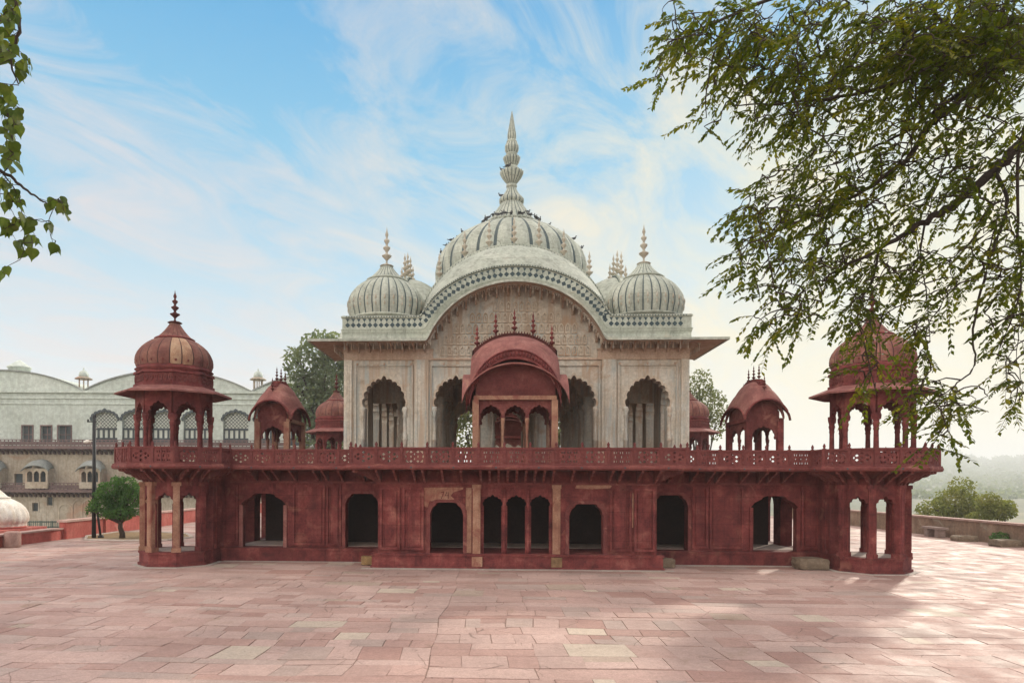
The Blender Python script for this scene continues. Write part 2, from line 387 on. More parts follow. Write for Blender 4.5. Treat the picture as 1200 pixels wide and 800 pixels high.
# terrace slab and its moulded edge
half = [(5.25,-.95),(5.25,.55),(9.56,.55),(9.56,-.206),(10.614,-1.26),(12.106,-1.26),(13.16,-.206),(13.16,1.286),(12.106,2.34),(11.2,2.34),(11.2,16.3),(12.106,16.3),(13.16,17.3),(13.16,18.9),(12.106,19.9),(10.614,19.9),(10.4,23.0)]
outline = half + [(-x, y) for x, y in reversed(half)]
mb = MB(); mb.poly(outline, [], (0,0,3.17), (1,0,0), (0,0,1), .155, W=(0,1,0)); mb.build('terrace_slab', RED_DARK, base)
edge = [(-x, y) for x, y in reversed(half[:10])] + half[:10]
mb = MB()
for i in range(len(edge)-1):
    a, b = Vector((*edge[i],0)), Vector((*edge[i+1],0)); d = (b-a).normalized(); n = Vector((d.y,-d.x,0))
    def off(dd, z, P): 
        # mitre at the corners
        j = i if P is a else i+1
        d0 = (Vector((*edge[j],0))-Vector((*edge[max(j-1,0)],0))); d1 = (Vector((*edge[min(j+1,len(edge)-1)],0))-Vector((*edge[j],0)))
        d0 = d0.normalized() if d0.length else d1.normalized(); d1 = d1.normalized() if d1.length else d0
        n0, n1 = Vector((d0.y,-d0.x,0)), Vector((d1.y,-d1.x,0)); m = (n0+n1).normalized(); k = dd/max(.3, m.dot(n0))
        return P + m*k + Vector((0,0,z))
    prof = [(-.1,3.16),(.0,3.155),(.05,3.175),(.075,3.22),(.07,3.27),(.045,3.305),(.05,3.335),(-.02,3.345),(-.1,3.345)]
    mb.grid([[off(q,z,a) for q,z in prof],[off(q,z,b) for q,z in prof]], 0, False)
mb.build('balcony_edge', RED_CARVED, base)

# balustrade: pierced panels between posts with bud finials
def panel_mesh(L, kind):
    mb = MB(); z0, z1 = .0, .46
    H = []
    def dia(x, z, a, b): H.append([(x-a,z),(x,z-b),(x+a,z),(x,z+b)])
    def tri(x, z, a, q): H.append([(x,z),(x+a*q[0],z),(x,z+a*q[1])])
    def sq(x, z, a, b): H.append([(x-a,z-b),(x+a,z-b),(x+a,z+b),(x-a,z+b)])
    c, m = L/2, .225
    if kind == 0:
        w = min(.27, L/2-.07)
        for sx in (-1,1):
            for sz in (-1,1):
                tri(c+sx*w, m+sz*.175, .10, (-sx,-sz)); dia(c+sx*w*.40, m+sz*.145, .05, .042)
            dia(c+sx*w, m, .032, .06); dia(c+sx*.11, m, .026, .055)
        dia(c, m+.075, .024, .04); dia(c, m-.075, .024, .04)
    elif kind == 1:
        for k in range(-1,2):
            x = c + k*L*.27
            sq(x-.035, m-.135, .016, .03); sq(x+.035, m-.135, .016, .03); sq(x-.035, m+.13, .016, .03); sq(x+.035, m+.13, .016, .03); dia(x, m, .02, .06)
    else:
        w = min(.26, L/2-.08)
        for k in range(6):
            a = pi/6 + k*pi/3; dia(c+w*.75*cos(a), m+.135*sin(a), .058, .048)
        for sx in (-1,1): dia(c+sx*w, m, .03, .06)
        dia(c, m, .04, .04)
    mb.poly([(0,z0),(L,z0),(L,z1),(0,z1)], H, (0,.025,0), (1,0,0), (0,1,0), .05)
    mb.box(-.01, L+.01, -.005, .095, .455, .515)
    mb.box(0, L, .01, .09, -.01, .03)
    if kind == 1:
        for k in (-1,1): mb.box(c+k*L*.135-.022, c+k*L*.135+.022, .005, .03, .03, .455)
    return mb
mbp = MB(); mbp.box(-.05,.05,-.05,.05,-.01,.53); mbp.box(-.03,.03,-.058,-.05,.06,.44); mbp.lathe([(.05,.53),(.028,.55),(.042,.585),(.046,.61),(.03,.65),(.008,.69)], 8)
post0 = None; cache = {}; drain = None
def loc_m(P, d): return Matrix.Translation(P) @ Matrix.Rotation(atan2(d.y, d.x), 4, 'Z')
offb = ORIG[base.name]
rng = random.Random(3)
def inset(j, q, z):
    P = Vector((*edge[j], z))
    d0 = (Vector((*edge[j],0))-Vector((*edge[j-1],0))).normalized(); d1 = (Vector((*edge[j+1],0))-Vector((*edge[j],0))).normalized()
    n0, n1 = Vector((-d0.y,d0.x,0)), Vector((-d1.y,d1.x,0)); m = (n0+n1).normalized(); return P + m*q/max(.3, m.dot(n0))
for i in range(1, len(edge)-2):
    a, b = inset(i, .06, 3.345), inset(i+1, .06, 3.345); d = (b-a).normalized(); n = Vector((-d.y, d.x, 0)); L = (b-a).length
    cnt = max(1, round(L/.80)); st = L/cnt
    for k in range(cnt+1):
        if k == cnt and i < len(edge)-3: continue
        P = a + d*st*k
        if post0 is None: post0 = mbp.build('baluster_post', RED_CARVED, base); post0.matrix_local = loc_m(P-offb, d)
        else: copy_part(post0, base, loc_m(P-offb, d))
        if k < cnt:
            Lp = round(st-.10, 3); kind = rng.choice((0,0,2,2,1))
            if abs(a.x + d.x*st*(k+.5)) < 1.9 and a.y < -.5: kind = 1
            key = (Lp, kind); Pp = P + d*.05 - n*.05
            if key not in cache:
                t = panel_mesh(Lp, kind); t.v = [(x+offb.x, y+offb.y, z+offb.z) for x,y,z in t.v]
                cache[key] = t.build('balcony_panel', RED_CARVED, base); cache[key].matrix_local = loc_m(Pp-offb, d)
            else: copy_part(cache[key], base, loc_m(Pp-offb, d))
# the post mesh was built around the world origin: give it back its own axes
for vtx in post0.data.vertices: vtx.co = Vector(vtx.co) + offb

# brackets under the balcony
def bracket(reach):
    mb = MB(); r = reach
    pr = [(0,2.74),(.05,2.74),(.09,2.80),(.20,2.80),(.26,2.85),(.40,2.90),(.48,2.97),(.64,3.00),(.74,3.07),(r-.02,3.09),(r,3.165),(0,3.165)]
    pr = [(min(x, r), z) for x, z in pr]
    mb.poly(pr, [], (-.035,0,0), (0,-1,0), (1,0,0), .07)
    mb.v = [(x+offb.x, y+offb.y, z+offb.z) for x,y,z in mb.v]
    return mb
bk = None
def put_bracket(x, y, ang, sc=1):
    global bk
    M = Matrix.Translation(Vector((x,y,0))-offb) @ Matrix.Rotation(radians(ang), 4, 'Z') @ Matrix.Diagonal((1,sc,1,1))
    if bk is None: bk = bracket(.92).build('bracket', RED_CARVED, base); bk.matrix_local = M
    else: copy_part(bk, base, M)
for x in [k*.285-1.14 for k in range(9)]: put_bracket(x, 0, 0)
for s in (-1,1):
    for x in (1.75, 2.35, 2.95, 3.25, 3.85, 4.4): put_bracket(s*x, 0, 0)
    for x in (5.2, 5.95, 6.5, 6.8, 7.6, 8.2, 8.5, 9.0): put_bracket(s*x, 1.52, 0)
    for y in (.3, .9): put_bracket(s*4.477, y, 90 if s > 0 else -90)
    for k in range(8):
        mang = 45*k
        if mang == (135 if s > 0 else 45): continue
        nx, ny = cos(radians(mang)), sin(radians(mang))
        for t in (-.34, 0, .34):
            put_bracket(s*OX + nx*.975 - ny*t, OY + ny*.975 + nx*t, mang+90, .88)
# drain holes along the moulded edge
for i in (5, 7, 9, 11, 13, 3, 4, 6, 12, 14):
    if i >= len(edge)-1: continue
    a, b = Vector((*edge[i],3.235)), Vector((*edge[i+1],3.235)); d = (b-a).normalized(); n = Vector((-d.y, d.x, 0)); L = (b-a).length
    for k in range(max(1, int(L/1.3))):
        P = a + d*(L*(k+.5)/max(1, int(L/1.3))) - n*.068
        if drain is None:
            t = MB(); t.lathe([(.028,-.012),(.028,.012)], 10); t.v = [(x+offb.x, z+offb.y, y+offb.z) for x,y,z in t.v]
            drain = t.build('drain_hole', INLAY, base); drain.matrix_local = loc_m(P-offb, d)
        else: copy_part(drain, base, loc_m(P-offb, d))

# ================================================================== RED KIOSKS
def finial(mb, c, h, r, n=10, mi=0):
    prof = [(.30,0),(.34,.03),(.20,.07),(.16,.12),(.42,.17),(.95,.235),(1.0,.26),(.45,.29),(.22,.33),(.30,.37),(.72,.44),(.75,.47),(.34,.50),(.20,.54),(.28,.57),(.55,.63),(.56,.66),(.26,.69),(.16,.73),(.34,.79),(.30,.83),(.12,.90),(.02,1.0)]
    mb.lathe([(r*a, h*b) for a, b in prof], n, c, mi=mi)
def column(mb, c, z0, z1, r, n=8, mi=0):
    h = z1-z0
    prof = [(1.5,0),(1.5,.06),(1.25,.08),(1.45,.13),(1.0,.20),(.92,.45),(.85,.66),(1.05,.70),(.9,.73),(1.25,.80),(1.0,.84),(1.45,.93),(1.5,1)]
    mb.lathe([(r*a, z0+h*b) for a, b in prof], n, c, mi=mi)
def make_corner_kiosk(pale):
    t = thing('corner_kiosk', '-', 'kiosk')
    ra = 1.14
    for k in range(8):
        a = radians(22.5+45*k); mb = MB(); column(mb, (ra*cos(a), ra*sin(a), 0), 0, 1.62, .085); mb.build('column', RED, t)
    p = octagon(0, 0, ra)
    for k in range(8):
        mang = radians(45*(k+1)); a, b = Vector((*p[k],0)), Vector((*p[(k+1)%8],0)); u = b-a; L = u.length; u.normalize(); n = Vector((cos(mang), sin(mang), 0))
        mb = MB(); ar = cusp(.11, L-.11, 1.55, 2.0, 7, .045, 5, .05)
        ar = [(.11,1.42)] + ar + [(L-.11,1.42)]
        mb.poly(wall_outline(0, L, 1.42, 2.42, [ar]), [], a + n*.07, u, -n, .15); mb.build('arch', RED, t)
    mb = MB()                                              # broad sloping eave
    o, i_ = octagon(0, 0, 2.22), octagon(0, 0, 1.15)
    rows = []
    for r, z in ((1.10, 2.58), (1.4, 2.48), (1.65, 2.38), (1.83, 2.31)):
        q = octagon(0, 0, r); rows.append([(x, y, z) for x, y in q+q[:1]])
    mb.sheet(rows, .055, 0, 1, False); mb.build('eave', [RED_ROOF, RED], t)
    mb = MB()
    for r0, r1, z0, z1 in ((1.27,1.27,2.48,2.60),(1.22,1.22,2.60,2.93),(1.28,1.25,2.93,3.02)):
        a, b = octagon(0,0,r0), octagon(0,0,r1)
        mb.mesh([(x,y,z0) for x,y in a]+[(x,y,z1) for x,y in b], [tuple(range(7,-1,-1)), tuple(range(8,16))]+[(k,(k+1)%8,8+(k+1)%8,8+k) for k in range(8)])
    dr = mb.build('drum', RED, t)
    mb = MB()
    q = octagon(0, 0, 1.22)
    for k in range(8):
        a, b = Vector((*q[k],0)), Vector((*q[(k+1)%8],0)); u = b-a; L = u.length; u.normalize(); n = Vector((u.y,-u.x,0))
        for j in range(6):
            x = L*(j+.5)/6; mb.poly([(x-.055,2.70),(x,2.64),(x+.055,2.70),(x+.055,2.84),(x,2.90),(x-.055,2.84)], [[(x-.025,2.73),(x+.025,2.73),(x+.025,2.82),(x-.025,2.82)]], a+n*.02, u, -n, .025)
    mb.build('carving', RED_CARVED, dr)
    mb = MB(); mb.lathe([(1.183,3.0),(1.183,3.06),(1.238,3.10),(1.183,3.14),(1.156,3.22)], 40); mb.build('drum_ring', RED, t)
    prof = [(1.147,3.20),(1.174,3.30),(1.192,3.42),(1.174,3.56),(1.119,3.70),(1.028,3.84),(0.892,3.97),(0.728,4.09),(0.564,4.17)]
    mb = MB(); mb.dome(prof, 20, pale=pale); dm = mb.build('dome', [DOME_RED, RED_LINE, PETAL], t, weld=False)
    mb = MB()
    for k in range(20):
        a = 2*pi*(k+.5)/20; mb.lathe([(.03,-.05),(.05,0),(.03,.05),(.0,.07)], 6, (1.19*cos(a), 1.19*sin(a), 3.34))
    mb.build('petal_tip', RED, dm)
    mb = MB(); mb.lathe([(0.546,4.13),(0.628,4.16),(0.646,4.19),(0.601,4.22),(0.501,4.23)], 36); mb.build('collar', RED, dm)
    mb = MB(); mb.dome([(0.546,4.21),(0.419,4.34),(0.300,4.49),(0.200,4.64),(0.146,4.74)], 20, bulge=.05); mb.build('lotus', [DOME_RED, RED_LINE], dm)
    mb = MB(); mb.lathe([(.17,4.72),(.24,4.75),(.17,4.79)], 16); finial(mb, (0,0,4.77), 1.09, .165); mb.build('finial', RED_DARK, dm)
    return t
kl = make_corner_kiosk((16, 17))
kl.location = (-11.5, OY, TOP+.02); kl.rotation_euler.z = 0
kr = make_corner_kiosk(())
kr.location = (11.46, OY, TOP+.02)
kl['label'] = 'red domed kiosk above buff pillars, with a pale peeled stripe on its dome'
kr['label'] = 'red domed kiosk with leafy twigs hanging across its dome'
kb = copy_tree(kr); kb.location = (-10.15, 18.3, TOP+.02); kb['label'] = 'small red domed kiosk half hidden behind the marble hall, beside the hazy green tree'
kc = copy_tree(kr); kc.location = (10.5, 18.3, TOP+.02); kc['label'] = 'small red domed kiosk half hidden behind the marble hall beside pale sparse foliage'
for k in (kl, kr, kb, kc): k['group'] = 'octagonal domed kiosks on the terrace corners'

def S(t, k):
    t = min(1, abs(t)); e = sqrt(1-k*k); return (sqrt(1-(k*t)**2)-e)/(1-e)
def make_bangla(name, a, b, ze, zc, zr, zs, ze_end, posts, zpost, nf, hf, wall=None, screen=3):
    """curved-roof pavilion: long axis x, half sizes a,b; eave apex ze, eave corner zc, ridge zr (middle) zs (end)"""
    t = thing(name, '-', 'kiosk')
    H1, H2, D = ze-zc, ze_end-zc, zr-max(ze, ze_end)
    def front(x): return zc + H1*S(x/a, .992)
    def endarch(y): return zc + H2*S(y/b, .992)
    def zf(x, y):
        p, q = H1*S(x/a, .992), H2*S(y/b, .992)
        e = .10; mx = (p+q+sqrt((p-q)**2+e*e*min(1, (p+q)*2)))/2
        return zc + mx + (0 if name != 'vaulted_kiosk' else D)*(1-abs(x/a)**3.6)*(1-abs(y/b)**3.6)
    def ridge(x): return zf(min(abs(x), a*.98), 0)
    xs = [a*sin(pi/2*(-1+2*i/36)) for i in range(37)]
    def surf(sc, lift, shrink):
        return [[(x*shrink, b*shrink*sin(pi/2*j/14), zf(x, b*sin(pi/2*j/14))+lift) for x in xs] for j in range(-14, 15)]
    mb = MB(); mb.sheet(surf(1, 0, 1), .05, 0, 1); mb.build('curved_eave', [RED_ROOF, RED], t)
    if name != 'vaulted_kiosk':
        px_, py_ = posts; hv = px_+.20; hr_ = px_+.15; zb = zc+.30; zA = ze+.44; zB0, zB = zA+.02, zr+.22
        def arcA(x): return zb+(zA-zb)*S(x/hv, .985)
        def arcB(x): return zB0+(zB-zB0)*S(x/hv, .86)
        xv = [hv*sin(pi/2*(-1+2*i/40)) for i in range(41)]
        y0 = -py_-.12
        rows = []
        for sgn in (1, -1):
            rr = []
            for j in range(12):
                q = j/11; rr.append([(x*(1-.03*q), sgn*y0*(1-q), arcA(x)+(arcB(x)-arcA(x))*sin(q*pi/2)**.8) for x in xv])
            rows = rr if sgn == 1 else rows + list(reversed(rr))[1:]
        mb = MB(); mb.grid(rows, 0, True)
        for e in (0, -1):                                  # end faces
            col = [r[e] for r in rows]; mb.grid([[(p[0], p[1], zb-.35) for p in col], col], 0, False)
        for sgn in (1, -1):                                # plain fascia with a bead row on the long sides
            mb.sheet([[(x, sgn*(y0-.03), arcA(x)+.02) for x in xv], [(x, sgn*(y0-.03), arcA(x)-.30) for x in xv]], 0, 1, None, False, d=(0, sgn*.06, 0))
            mb.tube([(x, sgn*(y0-.04), arcA(x)+.01) for x in xv], .03, 5, 1); mb.tube([(x, sgn*(y0-.04), arcA(x)-.27) for x in xv], .025, 5, 1)
            n_ = 44
            for i in range(n_):
                x = hv*.985*sin(pi/2*(-1+2*(i+.5)/n_)); z = arcA(x); mb.lathe([(.01,-.20),(.034,-.15),(.034,-.09),(.01,-.04)], 5, (x, sgn*(y0-.045), z), mi=1)
        rf = mb.build('vault', [RED_ROOF, RED], t)
        mb = MB(); xr = [x*.965 for x in xv]
        for w_, h_ in ((.22, .03), (.15, .09)):
            mb.sheet([[(x, -w_, arcB(x/.965)-.03) for x in xr], [(x, -w_, arcB(x/.965)+h_) for x in xr], [(x, w_, arcB(x/.965)+h_) for x in xr], [(x, w_, arcB(x/.965)-.03) for x in xr]], .05, 0, None, False)
        n_ = 46
        for i in range(n_):
            x = hv*.955*sin(pi/2*(-1+2*(i+.5)/n_)); z = arcB(x/.965); mb.box(x-.016, x+.016, -.27, .27, z-.05, z+.125)
        mb.build('ridge_tiles', RED_DARK, rf)
        for i in range(nf):
            x = hv*.86*(-1+2*i/(nf-1)); mb = MB(); finial(mb, (x, 0, arcB(x/.965)+.08), hf*(1 if abs(x) < a*.6 else .95), hf*.125, 8); mb.build('finial', RED, rf)
    else:
        mb = MB(); mb.sheet(surf(1, .17, .82), .22, 0)
        for q in (0, -1):                                      # bead row on the vault edge
            row = surf(1, .17, .82)[q]; nb = int(a*22)
            for i in range(nb):
                f_ = (len(xs)-1)*(i+.5)/nb; k_ = int(f_); p_ = Vector(row[k_]).lerp(Vector(row[k_+1]), f_-k_); mb.lathe([(.01,-.10),(.032,-.05),(.032,.0),(.01,.04)], 5, (p_.x, p_.y + (-.02 if q == 0 else .02), p_.z-.06), mi=1)
        rf = mb.build('vault', [RED_ROOF, RED], t)
        mb = MB()                                              # rolled rim on the drooping edge, bead row on the vault edge
        for q in (-1, 1):
            mb.tube([(x, q*b, front(x)-.03) for x in xs], .045, 6); mb.tube([(q*a, b*sin(pi/2*(-1+2*i/24)), endarch(b*sin(pi/2*(-1+2*i/24)))-.03) for i in range(25)], .045, 6)
        mb.build('rolled_rim', RED, t)
        mb = MB(); pts = [(x*.82, 0, zf(x, 0)+.17) for x in xs[8:-8]]
        mb.sheet([[(p[0], -.10, p[2]) for p in pts], [(p[0], -.05, p[2]+.07) for p in pts], [(p[0], .05, p[2]+.07) for p in pts], [(p[0], .10, p[2]) for p in pts]], .08, 0, None, False)
        n = int(a*16)
        for i in range(n):
            x = a*.62*(-1+2*(i+.5)/n); z = zf(x/.82, 0)+.17; mb.box(x-.018, x+.018, -.13, .13, z-.06, z+.085)
        mb.build('ridge_tiles', RED, rf)
        for i in range(nf):
            x = a*.78*(-1+2*i/(nf-1)); mb = MB(); finial(mb, (x, 0, zf(x/.82, 0)+.20), hf*(1 if abs(x) < a*.6 else .92), hf*.125, 8); mb.build('finial', RED_DARK if name == 'vaulted_kiosk' else RED, rf)
    px, py = posts
    for sx in (-1,1):
        for sy in (-1,1):
            mb = MB(); mb.box(sx*px-.10, sx*px+.10, sy*py-.10, sy*py+.10, 0, zpost); mb.box(sx*px-.13, sx*px+.13, sy*py-.13, sy*py+.13, 0, .14); mb.build('post', BUFF, t)
    for sy in (-1,1):                                     # gables with cusped arches, long sides
        mb = MB(); w = (2*px-.2)/screen
        ops = []
        for k in range(screen):
            x0 = -px+.1+k*w; ar = cusp(x0+.06, x0+w-.06, zpost-.55, zpost-.16, 7, .035, 5, .04); ops.append([(x0+.06, zpost-.62)]+ar+[(x0+w-.06, zpost-.62)])
        top = [(x*px/a*.999, front(x*px/a)-.03) for x in reversed(xs)]
        y = sy*(py-.02) + (0 if sy < 0 else -.04)
        mb.poly(wall_outline(-px, px, zpost-.62, top, ops), [], (0,y,0), (1,0,0), (0,1,0), .07)
        if name != 'vaulted_kiosk':                        # rows of small carved niches
            yy = y-.018 if sy < 0 else y+.07
            for r_i, z0 in enumerate((zpost+.20, zpost+.52, zpost+.84)):
                for i in range(-9, 10):
                    x = (i+.5*(r_i % 2))*.15
                    if abs(x) > px-.15 or front((abs(x)+.07)*px/px) - .28 < z0+.27: continue
                    w_ = .052; mb.poly([(x-w_,z0),(x-w_,z0+.17),(x,z0+.26),(x+w_,z0+.17),(x+w_,z0)], [[(x-w_*.5,z0+.03),(x+w_*.5,z0+.03),(x+w_*.5,z0+.15),(x,z0+.20),(x-w_*.5,z0+.15)]], (0,yy,0), (1,0,0), (0,1,0), .02)
        mb.build('gable', RED_CARVED, t)
        mb = MB(); mb.box(-px-.06, px+.06, sy*py-.115 if sy < 0 else py-.02, -py+.02 if sy < 0 else py+.115, zpost, zpost+.13); mb.build('lintel', BUFF if wall is None else RED, t)
        for k in range(1, screen):
            x = -px+.1+k*w; mb = MB(); column(mb, (x, sy*(py-.04), 0), 0, zpost-.58, .048); mb.build('column', BUFF, t)
    for sx in (-1,1):                                     # short sides
        mb = MB(); ns = max(1, round(py/.42)); w = (2*py-.2)/ns; ops = []
        for k in range(ns):
            x0 = -py+.1+k*w; ar = cusp(x0+.06, x0+w-.06, zpost-.55, zpost-.16, 7, .035, 5, .04); ops.append([(x0+.06, zpost-.62)]+ar+[(x0+w-.06, zpost-.62)])
        ys = [b*sin(pi/2*(-1+2*i/20)) for i in range(21)]
        top = [(y*py/b*.999, min(endarch(y*py/b)+.0, zpost+.75)-.03) for y in reversed(ys)]
        mb.poly(wall_outline(-py+.06, py-.06, zpost-.62, [p for p in [(max(-py+.06,min(py-.06,q[0])), q[1]) for q in top]], ops), [], (sx*(px-.035),0,0), (0,1,0), (1,0,0), .07); mb.build('gable', RED_CARVED, t)
        for k in range(1, ns):
            y = -py+.1+k*w; mb = MB(); column(mb, (sx*px, y, 0), 0, zpost-.58, .045); mb.build('column', RED, t)
    if wall:
        mb = MB(); mb.box(-px+.1, px-.1, -py+.05, -py+.13, 0, zpost+.6); mb.build('panel_wall', RED_ROOF, t)  # lighter red, so a lit look is put into the wall colour
    return t
PB = dict(a=1.70, b=1.55, ze=3.22, zc=1.93, zr=4.14, zs=3.42, ze_end=3.05, posts=(1.27, 1.10), zpost=2.08, nf=5, hf=.86)
porch = make_bangla('entrance_porch', **PB); porch.location = (-.05, 1.10, TOP+.02)
porch['label'] = 'pink curved roof red porch with five finials in front of the marble hall'; porch['category'] = 'porch'
rear = make_bangla('rear_porch', wall=True, **PB); rear.location = (.1, 20.8, TOP+.02)
rear['label'] = 'red walled rear porch seen through the middle arch of the front porch'; rear['category'] = 'porch'
VB = dict(a=1.30, b=.78, ze=2.25, zc=1.68, zr=2.98, zs=2.56, ze_end=2.42, posts=(1.0, .55), zpost=1.62, nf=5, hf=.60, screen=2)
va = make_bangla('vaulted_kiosk', **VB); va.location = (-8.93, 3.9, TOP+.02); va.rotation_euler.z = pi/2
va['label'] = 'red kiosk with arched drooping roof and five finials in front of the pale palace'
vb = copy_tree(va); vb.location = (8.88, 3.7, TOP+.02); vb['label'] = 'red kiosk with arched drooping roof and five finials against the open sky'
red_post = None
for o in vb.children:
    if o.data.name.startswith(('post','lintel')):
        o.data = o.data.copy(); o.data.materials[0] = RED
    elif o.data.name.startswith('column'):
        o.data = o.data.copy(); o.data.materials[0] = RED
for k in (va, vb): k['group'] = 'curved roof kiosks on the terrace'
# ================================================================== MARBLE HALL
HC = 9.28; HW = 6.28; HX = .02
hall = thing('marble_hall', 'large cream marble hall with ribbed domes, arched cornice and scalloped arches on the red terrace', 'hall', (HX, HC, TOP+.02))
Z0 = TOP+.022
def sm(f, x, w=.16):
    return sum(f(x+w*k/3) for k in range(-3,4))/7
def eave_z(x): return sm(lambda q: 7.82 + 2.06*S(q/3.12, .94) if abs(q) < 3.12 else 7.82, x, .07)
def fr_lo(x): return sm(lambda q: 8.40 + 1.84*S(q/3.28, .945) if abs(q) < 3.28 else 8.40, x, .08)
def fr_hi(x): return sm(lambda q: 8.80 + 1.85*S(q/3.46, .95) if abs(q) < 3.46 else 8.80, x, .08)
def ridge_z(x): return 8.8 + 3.14*S(x/3.80, .985) if abs(x) < 3.8 else 8.8
def rng_x(a, b, n): return [a+(b-a)*i/n for i in range(n+1)]
def sides(): return [Matrix.Translation((HX, HC, 0)) @ Matrix.Rotation(pi/2*k, 4, 'Z') for k in range(4)]
def on_side(k, fn, name, mats, parent=None, label=None, **kw):
    """fn(mb) draws with x along the side, y=-HW the wall face, z up"""
    mb = MB(); fn(mb); M = sides()[k]
    mb.v = [tuple(M @ Vector(p)) for p in mb.v]
    o = mb.build(name, mats, parent or hall, **kw)
    if label: o['label'] = label
    return o
ARCH = [(-5.60,-4.03),(-2.94,-1.37),(-.785,.785),(1.37,2.94),(4.03,5.60)]
F = -HW
def facade(mb, half):
    ops = [notch(cusp(a, b, 5.52, 6.66, 11, .075, 6, .09), a, b, Z0, .07) for a, b in ARCH]
    xs = rng_x(-3.3, 3.3, 60)
    top = [(half, 7.9)] + [(x, eave_z(x)+.06) for x in reversed(xs)] + [(-half, 7.9)]
    mb.poly(wall_outline(-half, half, Z0, top, ops), [], (0,F,0), (1,0,0), (0,1,0), .46)
def arch_frames(mb):
    for a, b in ARCH:                                     # raised scalloped border of each arch
        i_ = cusp(a, b, 5.52, 6.66, 11, .075, 6, .09); c = (a+b)/2
        if b-a > 1: 
            o_ = [(c+(x-c)*1.10, 5.50+(z-5.50)*1.07+.02) for x, z in i_]
            mb.poly(i_ + list(reversed(o_)), [], (0,F-.022,0), (1,0,0), (0,1,0), .03)
def frames(mb):
    for a, b, z0, z1, w, d in [(-5.90,-3.73,Z0,7.10,.07,.06),(3.73,5.90,Z0,7.10,.07,.06),(-3.10,3.10,Z0,7.08,.06,.06),(-5.78,-3.85,Z0,6.98,.03,.02),(3.85,5.78,Z0,6.98,.03,.02)]:
        mb.poly([(a,z0),(a+w,z0),(a+w,z1-w),(b-w,z1-w),(b-w,z0),(b,z0),(b,z1),(a,z1)], [], (0,F-d,0), (1,0,0), (0,1,0), d+.004)
    for c in (-1.08, 1.08):
        mb.box(c-.22, c-.17, F-.03, F+.002, Z0, 7.02); mb.box(c+.17, c+.22, F-.03, F+.002, Z0, 7.02)
def pilasters(s, x0, x1, d):
    def fn(mb):
        if 1:
            a, b = sorted((s*x0, s*x1)); mb.box(a, b, F-d, F+.003, Z0, 7.25)
            mb.box(a+.09, a+.12, F-d-.025, F-d+.002, Z0, 7.15); mb.box(b-.12, b-.09, F-d-.025, F-d+.002, Z0, 7.15)
    return fn
def courses(mb):
    mb.box(-6.29, 6.29, F-.06, F+.004, 7.25, 7.32)
    for s in (-1,1):
        a, b = sorted((s*3.0, s*6.31)); mb.box(a, b, F-.045, F+.004, 7.32, 7.60); mb.box(a-.02, b+.02, F-.075, F+.004, 7.60, 7.66)
    for x in (-5.8,-4.8,-3.8,-2.6,-1.2,0,1.2,2.6,3.8,4.8,5.8):
        mb.box(x-.03, x+.03, F-.09, F, 7.06, 7.14)
def relief(mb):
    z = 7.40; r = 0
    while z < 9.6:
        h = .40; n = int(6.0/.24)
        for i in range(-n, n+1):
            x = (i+.5*(r%2))*.24
            if eave_z(abs(x)+.15) - .28 < z+h or abs(x) > 3.0: continue
            w = .092
            arc = [(x-w,z),(x-w,z+.23),(x-w*.75,z+.31),(x,z+.375),(x+w*.75,z+.31),(x+w,z+.23),(x+w,z)]
            hole = [(x-w*.62,z+.05),(x-w*.62,z+.22),(x-w*.45,z+.275),(x,z+.33),(x+w*.45,z+.275),(x+w*.62,z+.22),(x+w*.62,z+.05)]
            mb.poly(arc, [hole], (0,F-.05,0), (1,0,0), (0,1,0), .052)
            mb.poly([(x,z+.08),(x+.03,z+.17),(x,z+.26),(x-.03,z+.17)], [], (0,F-.035,0), (1,0,0), (0,1,0), .037)
        z += .405; r += 1
def eave(mb):
    xo = [-7.38,-6.6,-5.6,-4.6,-3.9] + rng_x(-3.5, 3.5, 120) + [3.9,4.6,5.6,6.6,7.38]
    def inn(x): return x if abs(x) < 3.5 else math.copysign(3.5+(abs(x)-3.5)*(HW-3.5)/(7.38-3.5), x)
    rows = []
    for q in (0, .35, .7, 1):
        rows.append([(x*(1-q)+inn(x)*q, F-1.10*(1-q), eave_z(x*(1-q)+inn(x)*q)+.13*q) for x in xo])
    # a vertical lip, then the thin sloping slab
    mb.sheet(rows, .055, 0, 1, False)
    lip = [[(p[0], p[1]-.003, p[2]+.012) for p in rows[0]], [(p[0], p[1]-.003, p[2]-.075) for p in rows[0]]]
    mb.sheet(lip, 0, 0, None, False, d=(0,.05,0))
def fringe(mb):
    x = -6.2; i = 0
    y = F-.40
    while x < 6.2:
        sl = (eave_z(x+.02)-eave_z(x-.02))/.04; z = eave_z(x)+.04
        l = .30 if i % 3 == 0 else .13
        mb.lathe([(.008,-l),(.034,-l*.75),(.022,-l*.45),(.04,-.02),(.04,.03)], 5, (x, y, z))
        x += .088/sqrt(1+sl*sl); i += 1
    xs = [-6.25] + rng_x(-6.1, 6.1, 120) + [6.25]
    mb.sheet([[(x, y-.045, eave_z(x)-.005) for x in xs], [(x, y-.045, eave_z(x)+.07) for x in xs]], 0, 0, None, False, d=(0,.09,0))
def bracket_xs():
    x = -6.15
    while x <= 6.16:
        yield x
        sl = (eave_z(x+.02)-eave_z(x-.02))/.04; x += .41/sqrt(1+sl*sl)
def eave_bracket(x):
    def fn(mb):
        z = eave_z(x)
        mb.poly([(0,z-.30),(.10,z-.30),(.18,z-.17),(.40,z-.08),(.5,z+.03),(0,z+.06)], [], (x-.03,F,0), (0,-1,0), (1,0,0), .06)
    return fn
